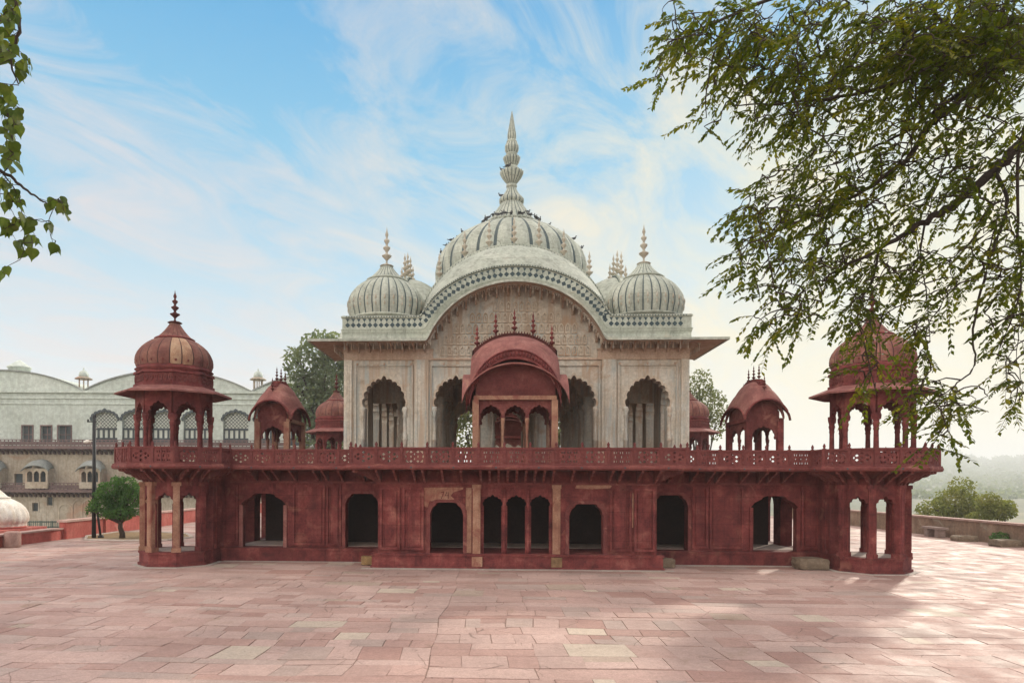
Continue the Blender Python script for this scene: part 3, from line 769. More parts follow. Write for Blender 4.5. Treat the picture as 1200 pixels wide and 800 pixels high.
def parapet(mb):
    xs = [-HW-.075] + rng_x(-3.9, 3.9, 140) + [HW+.075]
    mb.sheet([[(x, F-.10, eave_z(x)+.10) for x in xs],[(x, F-.07, (eave_z(x)+fr_lo(x))/2+.06) for x in xs],[(x, F-.12, fr_lo(x)-.06) for x in xs],[(x, F-.14, fr_lo(x)-.02) for x in xs],[(x, F-.08, fr_lo(x)) for x in xs],[(x, F-.08, fr_hi(x)) for x in xs],[(x, F-.13, fr_hi(x)+.01) for x in xs],[(x, F-.13, fr_hi(x)+.07) for x in xs],[(x, F+.1, fr_hi(x)+.07) for x in xs]], 0, 0, None, False, d=(0,.25,0))
def inlay(mb):
    def at(x): 
        a, b = fr_lo(x), fr_hi(x); sl = (eave_z(x+.03)-eave_z(x-.03))/.06; sl = max(-1.6, min(1.6, sl)); l = sqrt(1+sl*sl)
        return a, b, (1/l, sl/l), l
    x = -6.16
    while x < 6.17:
        a, b, d, l = at(x); h = (b-a)/l*.96 if l > 1 else (b-a)
        n = (-d[1], d[0]); c = (x + n[0]*h*.34, a + n[1]*h*.34)
        def P(s, t): return (c[0]+d[0]*s+n[0]*t, c[1]+d[1]*s+n[1]*t)
        q = .092
        mb.poly([P(-q,0),P(-q*.45,-q*.62),P(0,-q),P(q*.45,-q*.62),P(q,0),P(q*.45,q*.62),P(0,q),P(-q*.45,q*.62)], [], (0,F-.088,0), (1,0,0), (0,1,0), .012)
        mb.poly([P(0,.10),P(.03,.17),P(.075,.235),P(-.075,.235),P(-.03,.17)], [], (0,F-.088,0), (1,0,0), (0,1,0), .012)
        x += .207/l
    x = -6.2
    while x < 6.2:
        a, b, d, l = at(x); mb.poly([(x-.02,b-.01+.025),(x+.02,b-.01+.025),(x+.02,b+.055),(x-.02,b+.055)], [], (0,F-.134,0), (1,0,0), (0,1,0), .012); x += .10/l
def vault(mb):
    xs = [3.80*sin(pi/2*(-1+2*i/60)) for i in range(61)]
    rows = []
    for j in range(13):
        s = j/12; y = F-.08+1.72*s
        row = []
        for x in xs:
            xa = x*(3.46+(3.80-3.46)*s)/3.80
            zA = 8.86+1.85*S(xa/3.46, .95) if abs(xa) < 3.46 else 8.86
            zB = ridge_z(x)
            row.append((xa, y, zA+(zB-zA)*sin(s*pi/2)**.9))
        rows.append(row)
    for j in range(1, 9):
        s = j/8; rows.append([(x*(1-.05*s), F+1.64+2.3*s, 8.75+(ridge_z(x)-8.75)*(1-.55*s*s)) for x in xs])
    mb.sheet(rows, .08, 0)
def ridge(mb):
    xs = [3.80*sin(pi/2*(-1+2*i/80)) for i in range(81)]
    for w0, w1, h in ((-.15,.15,.05),(-.11,.11,.11)):
        mb.sheet([[(x, F+1.64+w0, ridge_z(x)-.02) for x in xs],[(x, F+1.64+w0*.9, ridge_z(x)+h) for x in xs],[(x, F+1.64+w1*.9, ridge_z(x)+h) for x in xs],[(x, F+1.64+w1, ridge_z(x)-.02) for x in xs]], .04, 0, None, False)
    n = 84
    for i in range(n):
        x = 3.74*sin(pi/2*(-1+2*(i+.5)/n)); mb.box(x-.008, x+.008, F+1.475, F+1.80, ridge_z(x)-.06, ridge_z(x)+.055, 1)
fin_mesh = None
for k in range(4):
    half = HW if k % 2 == 0 else HW-.463
    seen = k != 2
    on_side(k, lambda mb: facade(mb, half), 'facade_wall', MARBLE)
    ev = on_side(k, eave, 'curved_eave', [MARBLE_ROOF, MARBLE_WARM])  # underside browned to paint in light bounced from below
    pp = on_side(k, parapet, 'parapet', MARBLE_ROOF)
    vt = on_side(k, vault, 'curved_roof', MARBLE_ROOF)
    on_side(k, ridge, 'ridge_band', [MARBLE_ROOF, MARBLE_LINE], vt)
    if k in (0, 1, 3):
        on_side(k, inlay, 'inlay_band', INLAY, pp)
        on_side(k, fringe, 'pendant_fringe', MARBLE, ev)
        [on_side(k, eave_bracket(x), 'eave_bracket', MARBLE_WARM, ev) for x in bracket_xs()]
    if k == 0:
        on_side(k, frames, 'panel_moulding', MARBLE)
        on_side(k, arch_frames, 'arch_border', MARBLE_CARVED)
        for s in (-1, 1):
            on_side(k, pilasters(s, 6.0, 6.29, .09), 'pilaster', MARBLE); on_side(k, pilasters(s, 3.16, 3.68, .08), 'pilaster', MARBLE)
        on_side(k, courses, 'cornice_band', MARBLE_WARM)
        on_side(k, relief, 'carved_gable', MARBLE_CARVED)
        for a, b in ARCH:
            for s, x in ((1, a+.0), (-1, b-.0)):
                def fn(mb, x=x): mb.lathe([(.085,Z0),(.085,4.3),(.12,4.34),(.07,4.42),(.10,4.5),(.06,4.6),(.055,5.15),(.10,5.2),(.06,5.28),(.12,5.42),(.10,5.50),(.07,5.54)], 10, (x, F-.0, 0))
                on_side(k, fn, 'colonnette', MARBLE)
    for x in (-2.92,-1.93,-.97,0,.97,1.93,2.92):
        def fn(mb, x=x): 
            h = 1.2 if abs(x) < 2.5 else 1.12
            finial(mb, (x, F+1.64, ridge_z(x)+.02), h, .15, 9)
        on_side(k, fn, 'roof_finial', FINIAL, vt)
# flat roof under the domes and ceiling
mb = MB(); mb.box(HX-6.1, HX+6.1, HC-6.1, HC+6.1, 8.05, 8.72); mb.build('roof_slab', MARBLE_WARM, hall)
# inner ring of baluster columns carrying scalloped arches
for sx in (-1, 1):
    for sy in (-1, 1):
        for px, py in ((1.25, 2.95), (2.95, 2.95), (2.95, 1.25), (4.55,2.95), (2.95,4.55)):
            mb = MB(); x, y = HX+sx*px, HC+sy*py
            mb.box(x-.27, x+.27, y-.27, y+.27, Z0, Z0+.28)
            mb.lathe([(.25,Z0+.28),(.27,Z0+.5),(.20,Z0+.62),(.26,Z0+.72),(.25,Z0+1.0),(.20,Z0+1.9),(.24,Z0+2.0),(.19,Z0+2.08),(.28,Z0+2.3),(.30,Z0+2.42),(.22,Z0+2.5),(.30,Z0+2.75)], 12, (x, y, 0))
            mb.build('inner_column', MARBLE, hall)
for k in range(4):
    def fn(mb):
        ops = [[(a,6.05)]+cusp(a, b, 6.1, 6.95, 9, .07, 5, .08)+[(b,6.05)] for a, b in ((-4.35,-3.1),(-2.75,-1.42),(-1.08,1.08),(1.42,2.75),(3.1,4.35))]
        mb.poly(wall_outline(-5.8 if k%2==0 else -2.78, 5.8 if k%2==0 else 2.78, 6.05, 8.04, ops if k%2==0 else ops[1:4]), [], (0,-3.10,0), (1,0,0), (0,1,0), .3)
    on_side(k, fn, 'inner_arcade', MARBLE)
# domes
prof = [(3.25,11.0),(3.36,11.8),(3.38,12.25),(3.33,12.62),(3.22,12.94),(3.03,13.24),(2.77,13.52),(2.45,13.78),(2.08,14.02),(1.70,14.22),(1.40,14.35),(1.22,14.42)]
mb = MB(); mb.dome(prof, 28, (HX, HC, 0), bulge=.03, groove=.19); cd = mb.build('central_dome', [MARBLE_ROOF, MARBLE_LINE], hall)
mb = MB(); mb.lathe([(3.42,8.7),(3.42,10.9),(3.36,11.05)], 48, (HX,HC,0)); mb.build('drum', MARBLE_ROOF, cd)
mb = MB(); mb.lathe([(1.20,14.38),(1.34,14.41),(1.36,14.46),(1.28,14.50),(1.10,14.51)], 40, (HX,HC,0))
for k in range(40):
    a = 2*pi*k/40; mb.lathe([(.03,-.05),(.05,0),(.02,.06)], 5, (HX+1.34*cos(a), HC+1.34*sin(a), 14.39))
mb.build('collar', MARBLE_ROOF, cd)
mb = MB(); mb.dome([(1.16,14.48),(.98,14.73),(.78,15.03),(.59,15.30),(.47,15.50)], 28, (HX,HC,0), bulge=.04, groove=.18); mb.build('lotus', [MARBLE_ROOF, MARBLE_LINE], cd)
mb = MB()
mb.dome([(.42,15.46),(.52,15.56),(.52,15.70),(.36,15.88),(.25,16.06),(.19,16.22)], 16, (HX,HC,0), bulge=.10, groove=.25)
mb.lathe([(.19,16.2),(.25,16.28),(.25,16.34),(.17,16.40)], 18, (HX,HC,0))
mb.dome([(.17,16.38),(.28,16.52),(.40,16.70),(.47,16.86),(.50,16.95),(.30,17.02)], 16, (HX,HC,0), bulge=.12, groove=.22)
mb.lathe([(.28,17.0),(.31,17.08),(.28,17.18),(.20,17.22)], 18, (HX,HC,0))
mb.dome([(.20,17.20),(.29,17.36),(.33,17.50),(.37,17.60),(.24,17.68)], 14, (HX,HC,0), bulge=.12, groove=.22)
mb.lathe([(.24,17.66),(.27,17.73),(.24,17.80)], 18, (HX,HC,0))
mb.dome([(.22,17.80),(.29,17.96),(.29,18.12),(.22,18.28)], 12, (HX,HC,0), bulge=.12, groove=.25)
mb.lathe([(.22,18.26),(.25,18.32),(.22,18.38)], 18, (HX,HC,0))
mb.dome([(.15,18.38),(.19,18.50),(.19,18.65),(.14,18.95),(.08,19.35),(.012,19.75)], 10, (HX,HC,0), bulge=.10, groove=.25)
mb.build('finial', [MARBLE_ROOF, MARBLE_LINE], cd)
sp = [(1.34,9.02),(1.38,9.2),(1.43,9.4),(1.44,9.6),(1.40,9.8),(1.31,10.0),(1.18,10.18),(1.02,10.33),(.84,10.46),(.68,10.54)]
for sx in (-1, 1):
    for sy in (-1, 1):
        c = (HX+sx*4.95, HC+sy*4.92, 0)
        mb = MB(); mb.dome(sp, 28, c, bulge=.045, groove=.17)
        for k in range(28):                                # row of carved leaf tips round the foot
            a = 2*pi*(k+.5)/28
            for rr, zz, q in ((1.50, 9.60, .055), (1.48, 9.40, .05)):
                mb.lathe([(q*.3,-.10),(q*.8,-.04),(q*.6,.03),(q*.15,.09)], 5, (c[0]+(rr-.01)*cos(a), c[1]+(rr-.01)*sin(a), zz), mi=2)
        sd = mb.build('corner_dome', [MARBLE_ROOF, MARBLE_LINE, FINIAL], hall)
        mb = MB(); mb.lathe([(1.34,8.70),(1.34,8.88),(1.30,8.90),(1.30,8.95),(1.42,8.98),(1.42,9.03),(1.34,9.06)], 44, c); mb.build('base_ring', MARBLE_ROOF, sd)
        mb = MB(); mb.lathe([(.66,10.51),(.77,10.53),(.78,10.58),(.70,10.62)], 36, c); mb.build('collar', MARBLE_ROOF, sd)
        mb = MB(); mb.dome([(.68,10.60),(.50,10.76),(.33,10.95),(.20,11.14)], 24, c, bulge=.05, groove=.2); mb.build('lotus', [MARBLE_ROOF, MARBLE_LINE], sd)
        mb = MB(); mb.lathe([(.20,11.12),(.27,11.15),(.20,11.19)], 16, c); finial(mb, (c[0],c[1],11.17), 1.5, .19, 10); mb.build('finial', FINIAL, sd)
# white block added behind the hall to stand for bright sky gaps
ce = thing('sky_gap_block', 'white block standing in for bright sky gaps seen through the porch arches just above the red railing', 'stand_in', (0.02, 17.2, Z0))
mb = MB(); mb.box(-.85, .87, 16.9, 17.4, Z0, Z0+1.15); mb.box(-.95,.97,16.8,17.5,Z0+1.15,Z0+1.25); 
WHITE = stone('sky_gap_white', [(.3,(.62,.60,.55)),(.7,(.74,.73,.70))], 2)
mb.build('block', WHITE, ce)
mb = MB(); mb.poly([(x, z+.40) for x, z in [(-.8,Z0+.84),(-.8,Z0+1.0),(-.62,Z0+1.14),(-.45,Z0+1.0),(-.32,Z0+1.02),(-.2,Z0+1.12),(.0,Z0+1.22),(.2,Z0+1.12),(.32,Z0+1.02),(.45,Z0+1.0),(.62,Z0+1.14),(.8,Z0+1.0),(.8,Z0+.84)]], [], (.01,17.0,0), (1,0,0), (0,1,0), .12); mb.build('crest', WHITE, ce)

# pigeons on the dome
PG = stone('pigeon_grey', [(.3,(.06,.065,.072)),(.7,(.16,.165,.175))], 9)
def pigeon():
    mb = MB()
    mb.tube([(-.17,0,.10),(-.10,0,.115),(-.02,0,.13),(.06,0,.15),(.105,0,.19),(.12,0,.235)], [.012,.045,.065,.062,.036,.03], 8)
    mb.tube([(.10,0,.245),(.125,0,.25),(.15,0,.247)], [.022,.034,.022], 8); mb.tube([(.15,0,.247),(.185,0,.238)], [.01,.003], 5)
    mb.box(-.30,-.12,-.03,.03,.085,.10)
    for s in (-1,1): mb.tube([(-.20,s*.045,.115),(-.08,s*.062,.14),(.04,s*.05,.155)], [.008,.03,.014], 6); mb.tube([(.0,s*.02,.08),(.01,s*.02,.0)], .007, 4)
    return mb
pg0 = pigeon().build('pigeon', PG)
tag(pg0, 'small dark pigeon perched on the big central dome', 'pigeon', 'pigeons perched on the central dome')
spots = []
pr = random.Random(5)
def dome_r(z):
    for (r0,z0),(r1,z1) in zip(prof, prof[1:]):
        if z0 <= z <= z1: return r0+(r1-r0)*(z-z0)/(z1-z0)
    return 1.25
for k in range(15): 
    a = radians(190+160*(k+pr.random()*.8)/15); spots.append((1.31*cos(a), 1.31*sin(a), 14.50))
for k in range(18):
    z = pr.uniform(13.0, 14.38); side = pr.choice((-1,1)); a = radians(270+side*pr.uniform(74, 92)); r = dome_r(z)*1.02; spots.append((r*cos(a), r*sin(a), z))
for a, z, r in ((200,15.70,.5),(330,14.85,.84),(185,16.96,.44),(250,16.96,.44)): spots.append((r*cos(radians(a)), r*sin(radians(a)), z))
for i, (x, y, z) in enumerate(spots):
    o = pg0 if i == 0 else pg0.copy()
    if i: COL.objects.link(o)
    o.location = (HX+x, HC+y, z-.004); o.rotation_euler.z = pr.uniform(0, 2*pi); s = pr.uniform(.75, .95); o.scale = (s,s,s)
# ================================================================== CAMERA GEOMETRY (real-world positions of far things)
CAM = Vector((-.69, -22.05, 2.82)); YAW = radians(2.5); ROLL = radians(.24)
def at(px, py, Y):
    """world point seen in the photograph at (px,py) at distance Y in front of the camera"""
    dx, dy = px-545, py-563.2
    a = (dx*cos(ROLL)+dy*sin(ROLL))/800; b = (dx*sin(ROLL)-dy*cos(ROLL))/800
    X = a*Y
    return Vector((CAM.x + cos(YAW)*X - sin(YAW)*Y, CAM.y + sin(YAW)*X + cos(YAW)*Y, CAM.z + b*Y))
FWD = Vector((-sin(YAW), cos(YAW), 0)); RT = Vector((cos(YAW), sin(YAW), 0))

# ------------------------------------------------------------------ ground
def paving_mat():
    m, nt, b = base_mat('worn_pink_paving', .8)
    tc = N(nt, 'ShaderNodeTexCoord').outputs['Object']
    at_ = N(nt, 'ShaderNodeAttribute'); at_.attribute_name = 'slab'
    c = at_.outputs['Color']
    c = mix(nt, .6, c, ramp(nt, [(.25, .72), (.75, 1.2)], noise(nt, tc, 9, 5, .65)), 'MULTIPLY')
    c = mix(nt, .7, c, ramp(nt, [(.3, .66), (.62, 1.12)], noise(nt, tc, .35, 6, .62, .6)), 'MULTIPLY')
    c = mix(nt, ramp(nt, [(.60, 0.0), (.72, .55)], noise(nt, tc, .8, 6, .7, .8)), c, (.25,.17,.11))
    c = mix(nt, ramp(nt, [(.64, 0.0), (.72, .6)], noise(nt, tc, 2.6, 6, .7, 1.2)), c, (.50,.375,.31))
    c = mix(nt, ramp(nt, [(.68, 0.0), (.73, .75)], noise(nt, tc, 5.5, 4, .6)), c, (.13,.075,.055))
    # hairline cracks and gritty wear
    vo = N(nt, 'ShaderNodeTexVoronoi'); vo.feature = 'DISTANCE_TO_EDGE'; vo.inputs['Scale'].default_value = 1.1
    wv = N(nt, 'ShaderNodeMix'); wv.data_type = 'VECTOR'; wv.inputs[0].default_value = .12; nt.links.new(tc, wv.inputs[4])
    nn = N(nt, 'ShaderNodeTexNoise'); nn.inputs['Scale'].default_value = 2.5; nn.inputs['Detail'].default_value = 6; nt.links.new(tc, nn.inputs['Vector']); nt.links.new(nn.outputs['Color'], wv.inputs[5]); nt.links.new(wv.outputs[1], vo.inputs['Vector'])
    crack = mix(nt, 1, ramp(nt, [(.0, 1.0), (.012, 0.0)], vo.outputs['Distance']), ramp(nt, [(.52, 0.0), (.58, .8)], noise(nt, tc, .9, 3)), 'MULTIPLY')
    c = mix(nt, crack, c, (.14,.09,.07))
    c = mix(nt, .55, c, ramp(nt, [(.36, .62), (.62, 1.14)], noise(nt, tc, 28, 6, .75)), 'MULTIPLY')
    c = mix(nt, ramp(nt, [(.62, 0.0), (.70, .5)], noise(nt, tc, 1.7, 7, .72, 2.0)), c, (.20,.125,.095))
    nt.links.new(c, b.inputs['Base Color'])
    nt.links.new(ramp(nt, [(.3, .55), (.7, .9)], noise(nt, tc, 1.5, 4)), b.inputs['Roughness'])
    h = mix(nt, .5, noise(nt, tc, 30, 5, .7), noise(nt, tc, 3, 4, .6)); bump(nt, b, h, .35, .03)
    return m
gr = random.Random(11)
vs, fs, cols = [], [], []
pal = [((.42,.275,.235),9),((.385,.242,.205),6),((.45,.310,.268),9),((.40,.295,.255),4),((.50,.405,.325),.8),((.39,.295,.235),.8),((.465,.325,.282),6),((.36,.215,.18),1.6)]
def warp(x, y): return (x + .05*sin(.9*y+.3*x)+.03*sin(2.3*y+1.1*x), y + .06*sin(.55*x+1)+.035*sin(1.7*x+.6*y))
xs_ = [-21.15]
while xs_[-1] < 22.75: xs_.append(min(22.75, xs_[-1]+gr.choice((2.1,2.8,3.6,4.6,5.6))))
if xs_[-1]-xs_[-2] < .6: xs_.pop(-2)
for xa_, xb_ in zip(xs_, xs_[1:]):
    y = -27.0 + gr.uniform(0, .5)
    while y < 36:
        d = gr.choice((.30,.36,.42,.5,.58,.7,.85)) * (1 if y < 8 else 1.5)
        m_ = max(1, round((xb_-xa_)/(gr.choice((.45,.6,.75,.95,1.2,1.6)) * (1 if y < 8 else 1.4))))
        cut = sorted([xa_, xb_] + [xa_+(xb_-xa_)*(k+gr.uniform(-.22,.22))/m_ for k in range(1, m_)])
        for x0, x1 in zip(cut, cut[1:]):
            for ya, yb in ([(y, y+d)] if gr.random() > .12 or d < .6 else [(y, y+d*.5), (y+d*.5, y+d)]):
                g = gr.choice((.002,.003,.004,.010)); j = lambda: gr.uniform(-.006,.008)
                z = gr.uniform(-.004,.004); tx, ty = gr.uniform(-.003,.003), gr.uniform(-.003,.003)
                P = [(*warp(x0+g+j(), ya+g+j()), z-tx-ty), (*warp(x1-g-j(), ya+g+j()), z+tx-ty), (*warp(x1-g-j(), yb-g-j()), z+tx+ty), (*warp(x0+g+j(), yb-g-j()), z-tx+ty)]
                cc = gr.choices([p[0] for p in pal], [p[1] for p in pal])[0]; q = gr.uniform(.93,1.06); cc = tuple(k*q for k in cc)
                b0 = len(vs); vs += P + [(p[0],p[1],-.05) for p in P]
                fs += [(b0,b0+1,b0+2,b0+3),(b0,b0+4,b0+5,b0+1),(b0+1,b0+5,b0+6,b0+2),(b0+2,b0+6,b0+7,b0+3),(b0+3,b0+7,b0+4,b0)]; cols += [cc]*5
        y += d
me = bpy.data.meshes.new('courtyard_paving'); me.from_pydata(vs, [], fs); me.materials.append(paving_mat())
ca = me.color_attributes.new('slab', 'FLOAT_COLOR', 'CORNER')
buf = []
for p, c in zip(me.polygons, cols):
    for _ in p.loop_indices: buf += [c[0], c[1], c[2], 1]
ca.data.foreach_set('color', buf); me.update()
pv = bpy.data.objects.new('courtyard_paving', me); COL.objects.link(pv); pv['kind'] = 'structure'
SOIL = stone('dry_soil', [(.3,(.16,.10,.05)),(.5,(.24,.16,.08)),(.75,(.32,.23,.12))], 3, None, (.12,.13,.04), vary=0)
JOINT = stone('joint_dirt', [(.3,(.27,.185,.15)),(.7,(.40,.29,.245))], 3, vary=0)
mb = MB(); mb.box(-21.2, 22.8, -27, 36, -8.2, -.014); struct('terrace_ground', mb, JOINT)
TURF = stone('scrub_ground', [(.3,(.09,.09,.045)),(.5,(.13,.13,.065)),(.75,(.20,.17,.10))], .05, None, None, vary=0)
mb = MB(); n = 24; mb.grid([[(-5000+10000*i/n, -5000+10000*j/n, -8.0) for i in range(n+1)] for j in range(n+1)], 0, False); struct('ground', mb, TURF)
# pale cement fillet where the plinths meet the paving
CEM = stone('pale_cement', [(.3,(.36,.30,.26)),(.7,(.52,.46,.40))], 3, vary=0)
mb = MB(); mb.box(-4.95,4.95,-.42,-.165,-.03,.014)
for s in (-1,1):
    p = octagon(s*OX, OY, 1.42); mb.mesh([(x,y,-.03) for x,y in p]+[(x,y,.016) for x,y in p], [tuple(range(8,16))]+[(k,(k+1)%8,8+(k+1)%8,8+k) for k in range(8)])
    a, b = sorted((s*4.97, s*10.1)); mb.box(a, b, 1.15, 1.36, -.03, .014)
struct('cement_path', mb, CEM)

# ------------------------------------------------------------------ loose stones and boundary walls
GREY = stone('grey_brown_stone', [(.3,(.12,.085,.055)),(.5,(.19,.145,.10)),(.75,(.28,.22,.16))], 4)
YEL = stone('yellow_sandstone', [(.3,(.20,.115,.05)),(.7,(.36,.24,.11))], 5)
WALLPINK = stone('pink_limewash', [(.25,(.34,.07,.055)),(.5,(.46,.11,.088)),(.75,(.52,.17,.135))], 1.1, (.26,.06,.05), (.50,.25,.20))
def rock(mb, c, size, seed, sq=0.4, n=14):
    r_ = random.Random(seed); bm = bmesh.new(); bmesh.ops.create_cube(bm, size=1); bmesh.ops.subdivide_edges(bm, edges=bm.edges, cuts=3, use_grid_fill=True)
    ph = [r_.uniform(0,6) for _ in range(6)]
    for v in bm.verts:
        p = v.co.copy(); s = p.normalized()*.62
        q = p*(1-sq) + s*sq
        q += Vector((sin(7*p.y+ph[0])*.03+sin(11*p.z+ph[1])*.02, sin(8*p.x+ph[2])*.03, sin(9*p.x+ph[3])*.025+sin(6*p.y+ph[4])*.03))
        v.co = Vector((q.x*size[0], q.y*size[1], q.z*size[2])) + Vector(c)
    mb.mesh([v.co[:] for v in bm.verts], [[v.index for v in f.verts] for f in bm.faces] if not bm.verts.index_update() else [], 0, False); bm.free()
mb = MB(); rock(mb, (9.55,.62,.19), (.95,.62,.36), 2, .25); tag(mb.build('step_stone', GREY), 'squat grey brown stone block lying at the foot of the right turret', 'stone')
mb = MB(); rock(mb, (-4.92,.62,.15), (.42,.36,.28), 5, .15); tag(mb.build('loose_stone', YEL), 'small yellow stone against the left end of the projecting middle plinth', 'stone')
mb = MB(); rock(mb, (4.98,.70,.16), (.44,.40,.28), 6, .15); tag(mb.build('loose_stone', GREY), 'small dull stone at the right end of the projecting middle plinth', 'stone')
# left walls
wl = thing('boundary_wall', 'higher pink limewashed boundary wall running back past the round tree', 'wall', (-20.8, 22, 0))
mb = MB(); mb.box(-21.15,-20.80,9.2,40,-.6,.80); mb.build('wall', WALLPINK, wl)
mb = MB(); mb.box(-21.22,-20.73,9.12,40,.80,.90); mb.build('coping', stone('pale_coping', [(.3,(.40,.24,.20)),(.7,(.54,.38,.33))], 2), wl)
mb = MB(); mb.box(-20.80,-20.70,12.3,12.62,0,.80); mb.build('buttress', WALLPINK, wl)
# a shallow arched drain niche far along the wall
mb = MB(); mb.poly([(26.2,0),(26.2,.2),(26.4,.42),(26.8,.5),(27.2,.42),(27.4,.2),(27.4,0)], [], (-20.79,0,0), (0,1,0), (1,0,0), .02); mb.build('drain_niche', RED_DARK, wl)
wl2 = thing('low_wall', 'low pink wall with flat top beside the white domed shrine', 'wall', (-21.1, 6, 0))
mb = MB(); mb.box(-21.35,-20.95,1.5,9.15,-.6,.47); mb.build('wall', WALLPINK, wl2)
mb = MB(); mb.box(-21.42,-20.88,1.5,9.1,.47,.54); mb.build('coping', bpy.data.materials['pale_coping'], wl2)
pr_ = thing('stone_bollard', 'stout rough grey pink stone drum standing against the low pink wall', 'bollard', (-20.6, 5.35, 0))
mb = MB(); mb.lathe([(.29,0),(.31,.06),(.31,.58),(.28,.63),(.2,.66)], 20, (-20.62,5.35,0)); mb.build('drum', stone('pinkish_grey_stone', [(.3,(.27,.15,.125)),(.7,(.40,.27,.23))], 3, (.20,.12,.10)), pr_)
# white domed shrine beyond the low wall
sh = thing('domed_shrine', 'squat white domed shrine partly cut off by the left edge', 'shrine', (-23.6, 8.4, 0))
WH = stone('whitewash', [(.3,(.58,.53,.46)),(.5,(.72,.68,.61)),(.7,(.78,.75,.69))], 2, (.50,.40,.30))
c = at(-6, 618, 32); cx_, cy_ = c.x, c.y
mb = MB(); mb.box(cx_-1.6, cx_+1.5, cy_-1.5, cy_+1.5, -.6, .52); mb.build('platform', WALLPINK, sh)
mb = MB(); mb.lathe([(1.30,.53),(1.30,.60),(1.25,.62)], 40, (cx_,cy_,0)); mb.build('base_ring', WALLPINK, sh)
mb = MB(); mb.dome([(1.24,.60),(1.24,.75),(1.30,.80),(1.335,1.0),(1.30,1.22),(1.19,1.45),(1.0,1.66),(.75,1.82),(.55,1.92),(.50,1.98)], 24, (cx_,cy_,0), bulge=.03, groove=.1); mb.build('dome', [WH, WH], sh)
mb = MB(); mb.lathe([(.62,1.90),(.64,1.95),(.5,2.0),(.36,2.15),(.2,2.3),(.12,2.45),(.2,2.52),(.08,2.62),(.02,2.85)], 24, (cx_,cy_,0)); mb.build('finial', WH, sh)
# thin green railing behind the low wall
IRON = base_mat('dark_green_iron', .5)[0]; IRON.node_tree.nodes['Principled BSDF'].inputs['Base Color'].default_value = (.05,.085,.07,1)
fe = thing('iron_fence', 'dark green iron railing between the white shrine and the pink wall', 'fence', at(45, 620, 38))
for k in range(2):
    mb = MB(); a, b = at(22, 611+k*6, 38), at(72, 611+k*6, 38); mb.tube([a, b], .035, 6); mb.build('rail', IRON, fe)
mb = MB()
for k in range(24):
    a, b = at(22+50*k/23, 610, 38), at(22+50*k/23, 626, 38); mb.tube([a, b], .018 if k % 6 else .04, 5)
mb.build('railings', IRON, fe)
# right boundary wall
RW = stone('rubble_wall', [(.25,(.17,.105,.07)),(.5,(.28,.185,.125)),(.75,(.38,.27,.19))], 1.3, (.14,.095,.06), (.33,.30,.22), carve=3.2, bs=.8)
wr = thing('terrace_wall', 'long rough rubble wall with thin flat coping along the right side of the courtyard', 'wall', (23, 10, 0))
mb = MB(); mb.box(22.78,23.15,-26,36.2,-.5,.93); mb.build('wall', RW, wr)
mb = MB(); mb.box(22.70,23.22,-26,36.2,.93,1.02); mb.build('coping', stone('rosy_coping', [(.3,(.34,.21,.17)),(.7,(.48,.33,.28))], 2, vary=0), wr)
# benches
BST = stone('bench_stone', [(.3,(.22,.15,.125)),(.7,(.36,.28,.245))], 4)
def bench(x, y, lab):
    t = thing('stone_bench', lab, 'bench', (x, y, 0), 'stone benches by the terrace wall')
    for s in (-1,1): mb = MB(); mb.box(x-.2,x+.2,y+s*.42-.12,y+s*.42+.12,0,.42); mb.box(x-.16,x+.16,y+s*.42-.16,y+s*.42+.16,.06,.36); mb.build('leg', BST, t)
    mb = MB(); mb.box(x-.25,x+.25,y-.72,y+.72,.42,.53); mb.build('seat', BST, t)
bench(22.25, 14.6, 'stone slab bench against the rubble wall in the open, right of the turret')
q = at(1003, 617, 47); bench(22.2, q.y, 'far stone slab bench framed by the right turret opening')
for (px, py, sz, sd, lab) in ((1163,634,(.95,.7,.30),3,'flat grey stone slab left of the dark shrub heap by the rubble wall'), (1192,640,(1.0,.8,.34),4,'flat pale stone slab right of the dark shrub heap by the rubble wall')):
    p = at(px, py, 2.82*800/(py-563.2-(px-545)*.0042)); mb = MB(); rock(mb, (min(p.x,22.1), p.y, sz[2]/2-.03), sz, sd, .3); tag(mb.build('fallen_slab', GREY), lab, 'stone')

# ------------------------------------------------------------------ vegetation
def leaf_mat(name, a, b, c, tr=.45, scale=3.0):
    m = bpy.data.materials.new(name); m.use_nodes = True; nt = m.node_tree
    bs = nt.nodes['Principled BSDF']; out = nt.nodes['Material Output']
    co = N(nt, 'ShaderNodeTexCoord').outputs['Object']
    col = ramp(nt, [(.3, a), (.5, b), (.72, c)], noise(nt, co, scale, 5, .75))
    nt.links.new(col, bs.inputs['Base Color']); bs.inputs['Roughness'].default_value = .55; bs.inputs['Specular IOR Level'].default_value = .25
    t = N(nt, 'ShaderNodeBsdfTranslucent'); nt.links.new(mix(nt, 1, col, (1.5,1.35,.6), 'MULTIPLY'), t.inputs[0])
    ms = N(nt, 'ShaderNodeMixShader'); ms.inputs[0].default_value = tr
    nt.links.new(bs.outputs[0], ms.inputs[1]); nt.links.new(t.outputs[0], ms.inputs[2]); nt.links.new(ms.outputs[0], out.inputs[0])
    return m
BARK = stone('dark_bark', [(.3,(.035,.024,.018)),(.7,(.085,.06,.045))], 6, bs=.7, vary=0)
L_NEAR = leaf_mat('olive_leaf', (.026,.042,.006), (.068,.098,.011), (.23,.215,.022), .58, 2.2)
L_PEEPAL = leaf_mat('peepal_leaf', (.035,.06,.014), (.065,.105,.020), (.13,.15,.03), .48, 5)
L_ROUND = leaf_mat('deep_green_leaf', (.030,.080,.020), (.058,.15,.034), (.12,.22,.055), .42, 2.5)
L_FAR = leaf_mat('haze_grey_leaf', (.11,.155,.10), (.15,.20,.125), (.20,.24,.15), .48, .5)  # distance haze put into the leaf colour
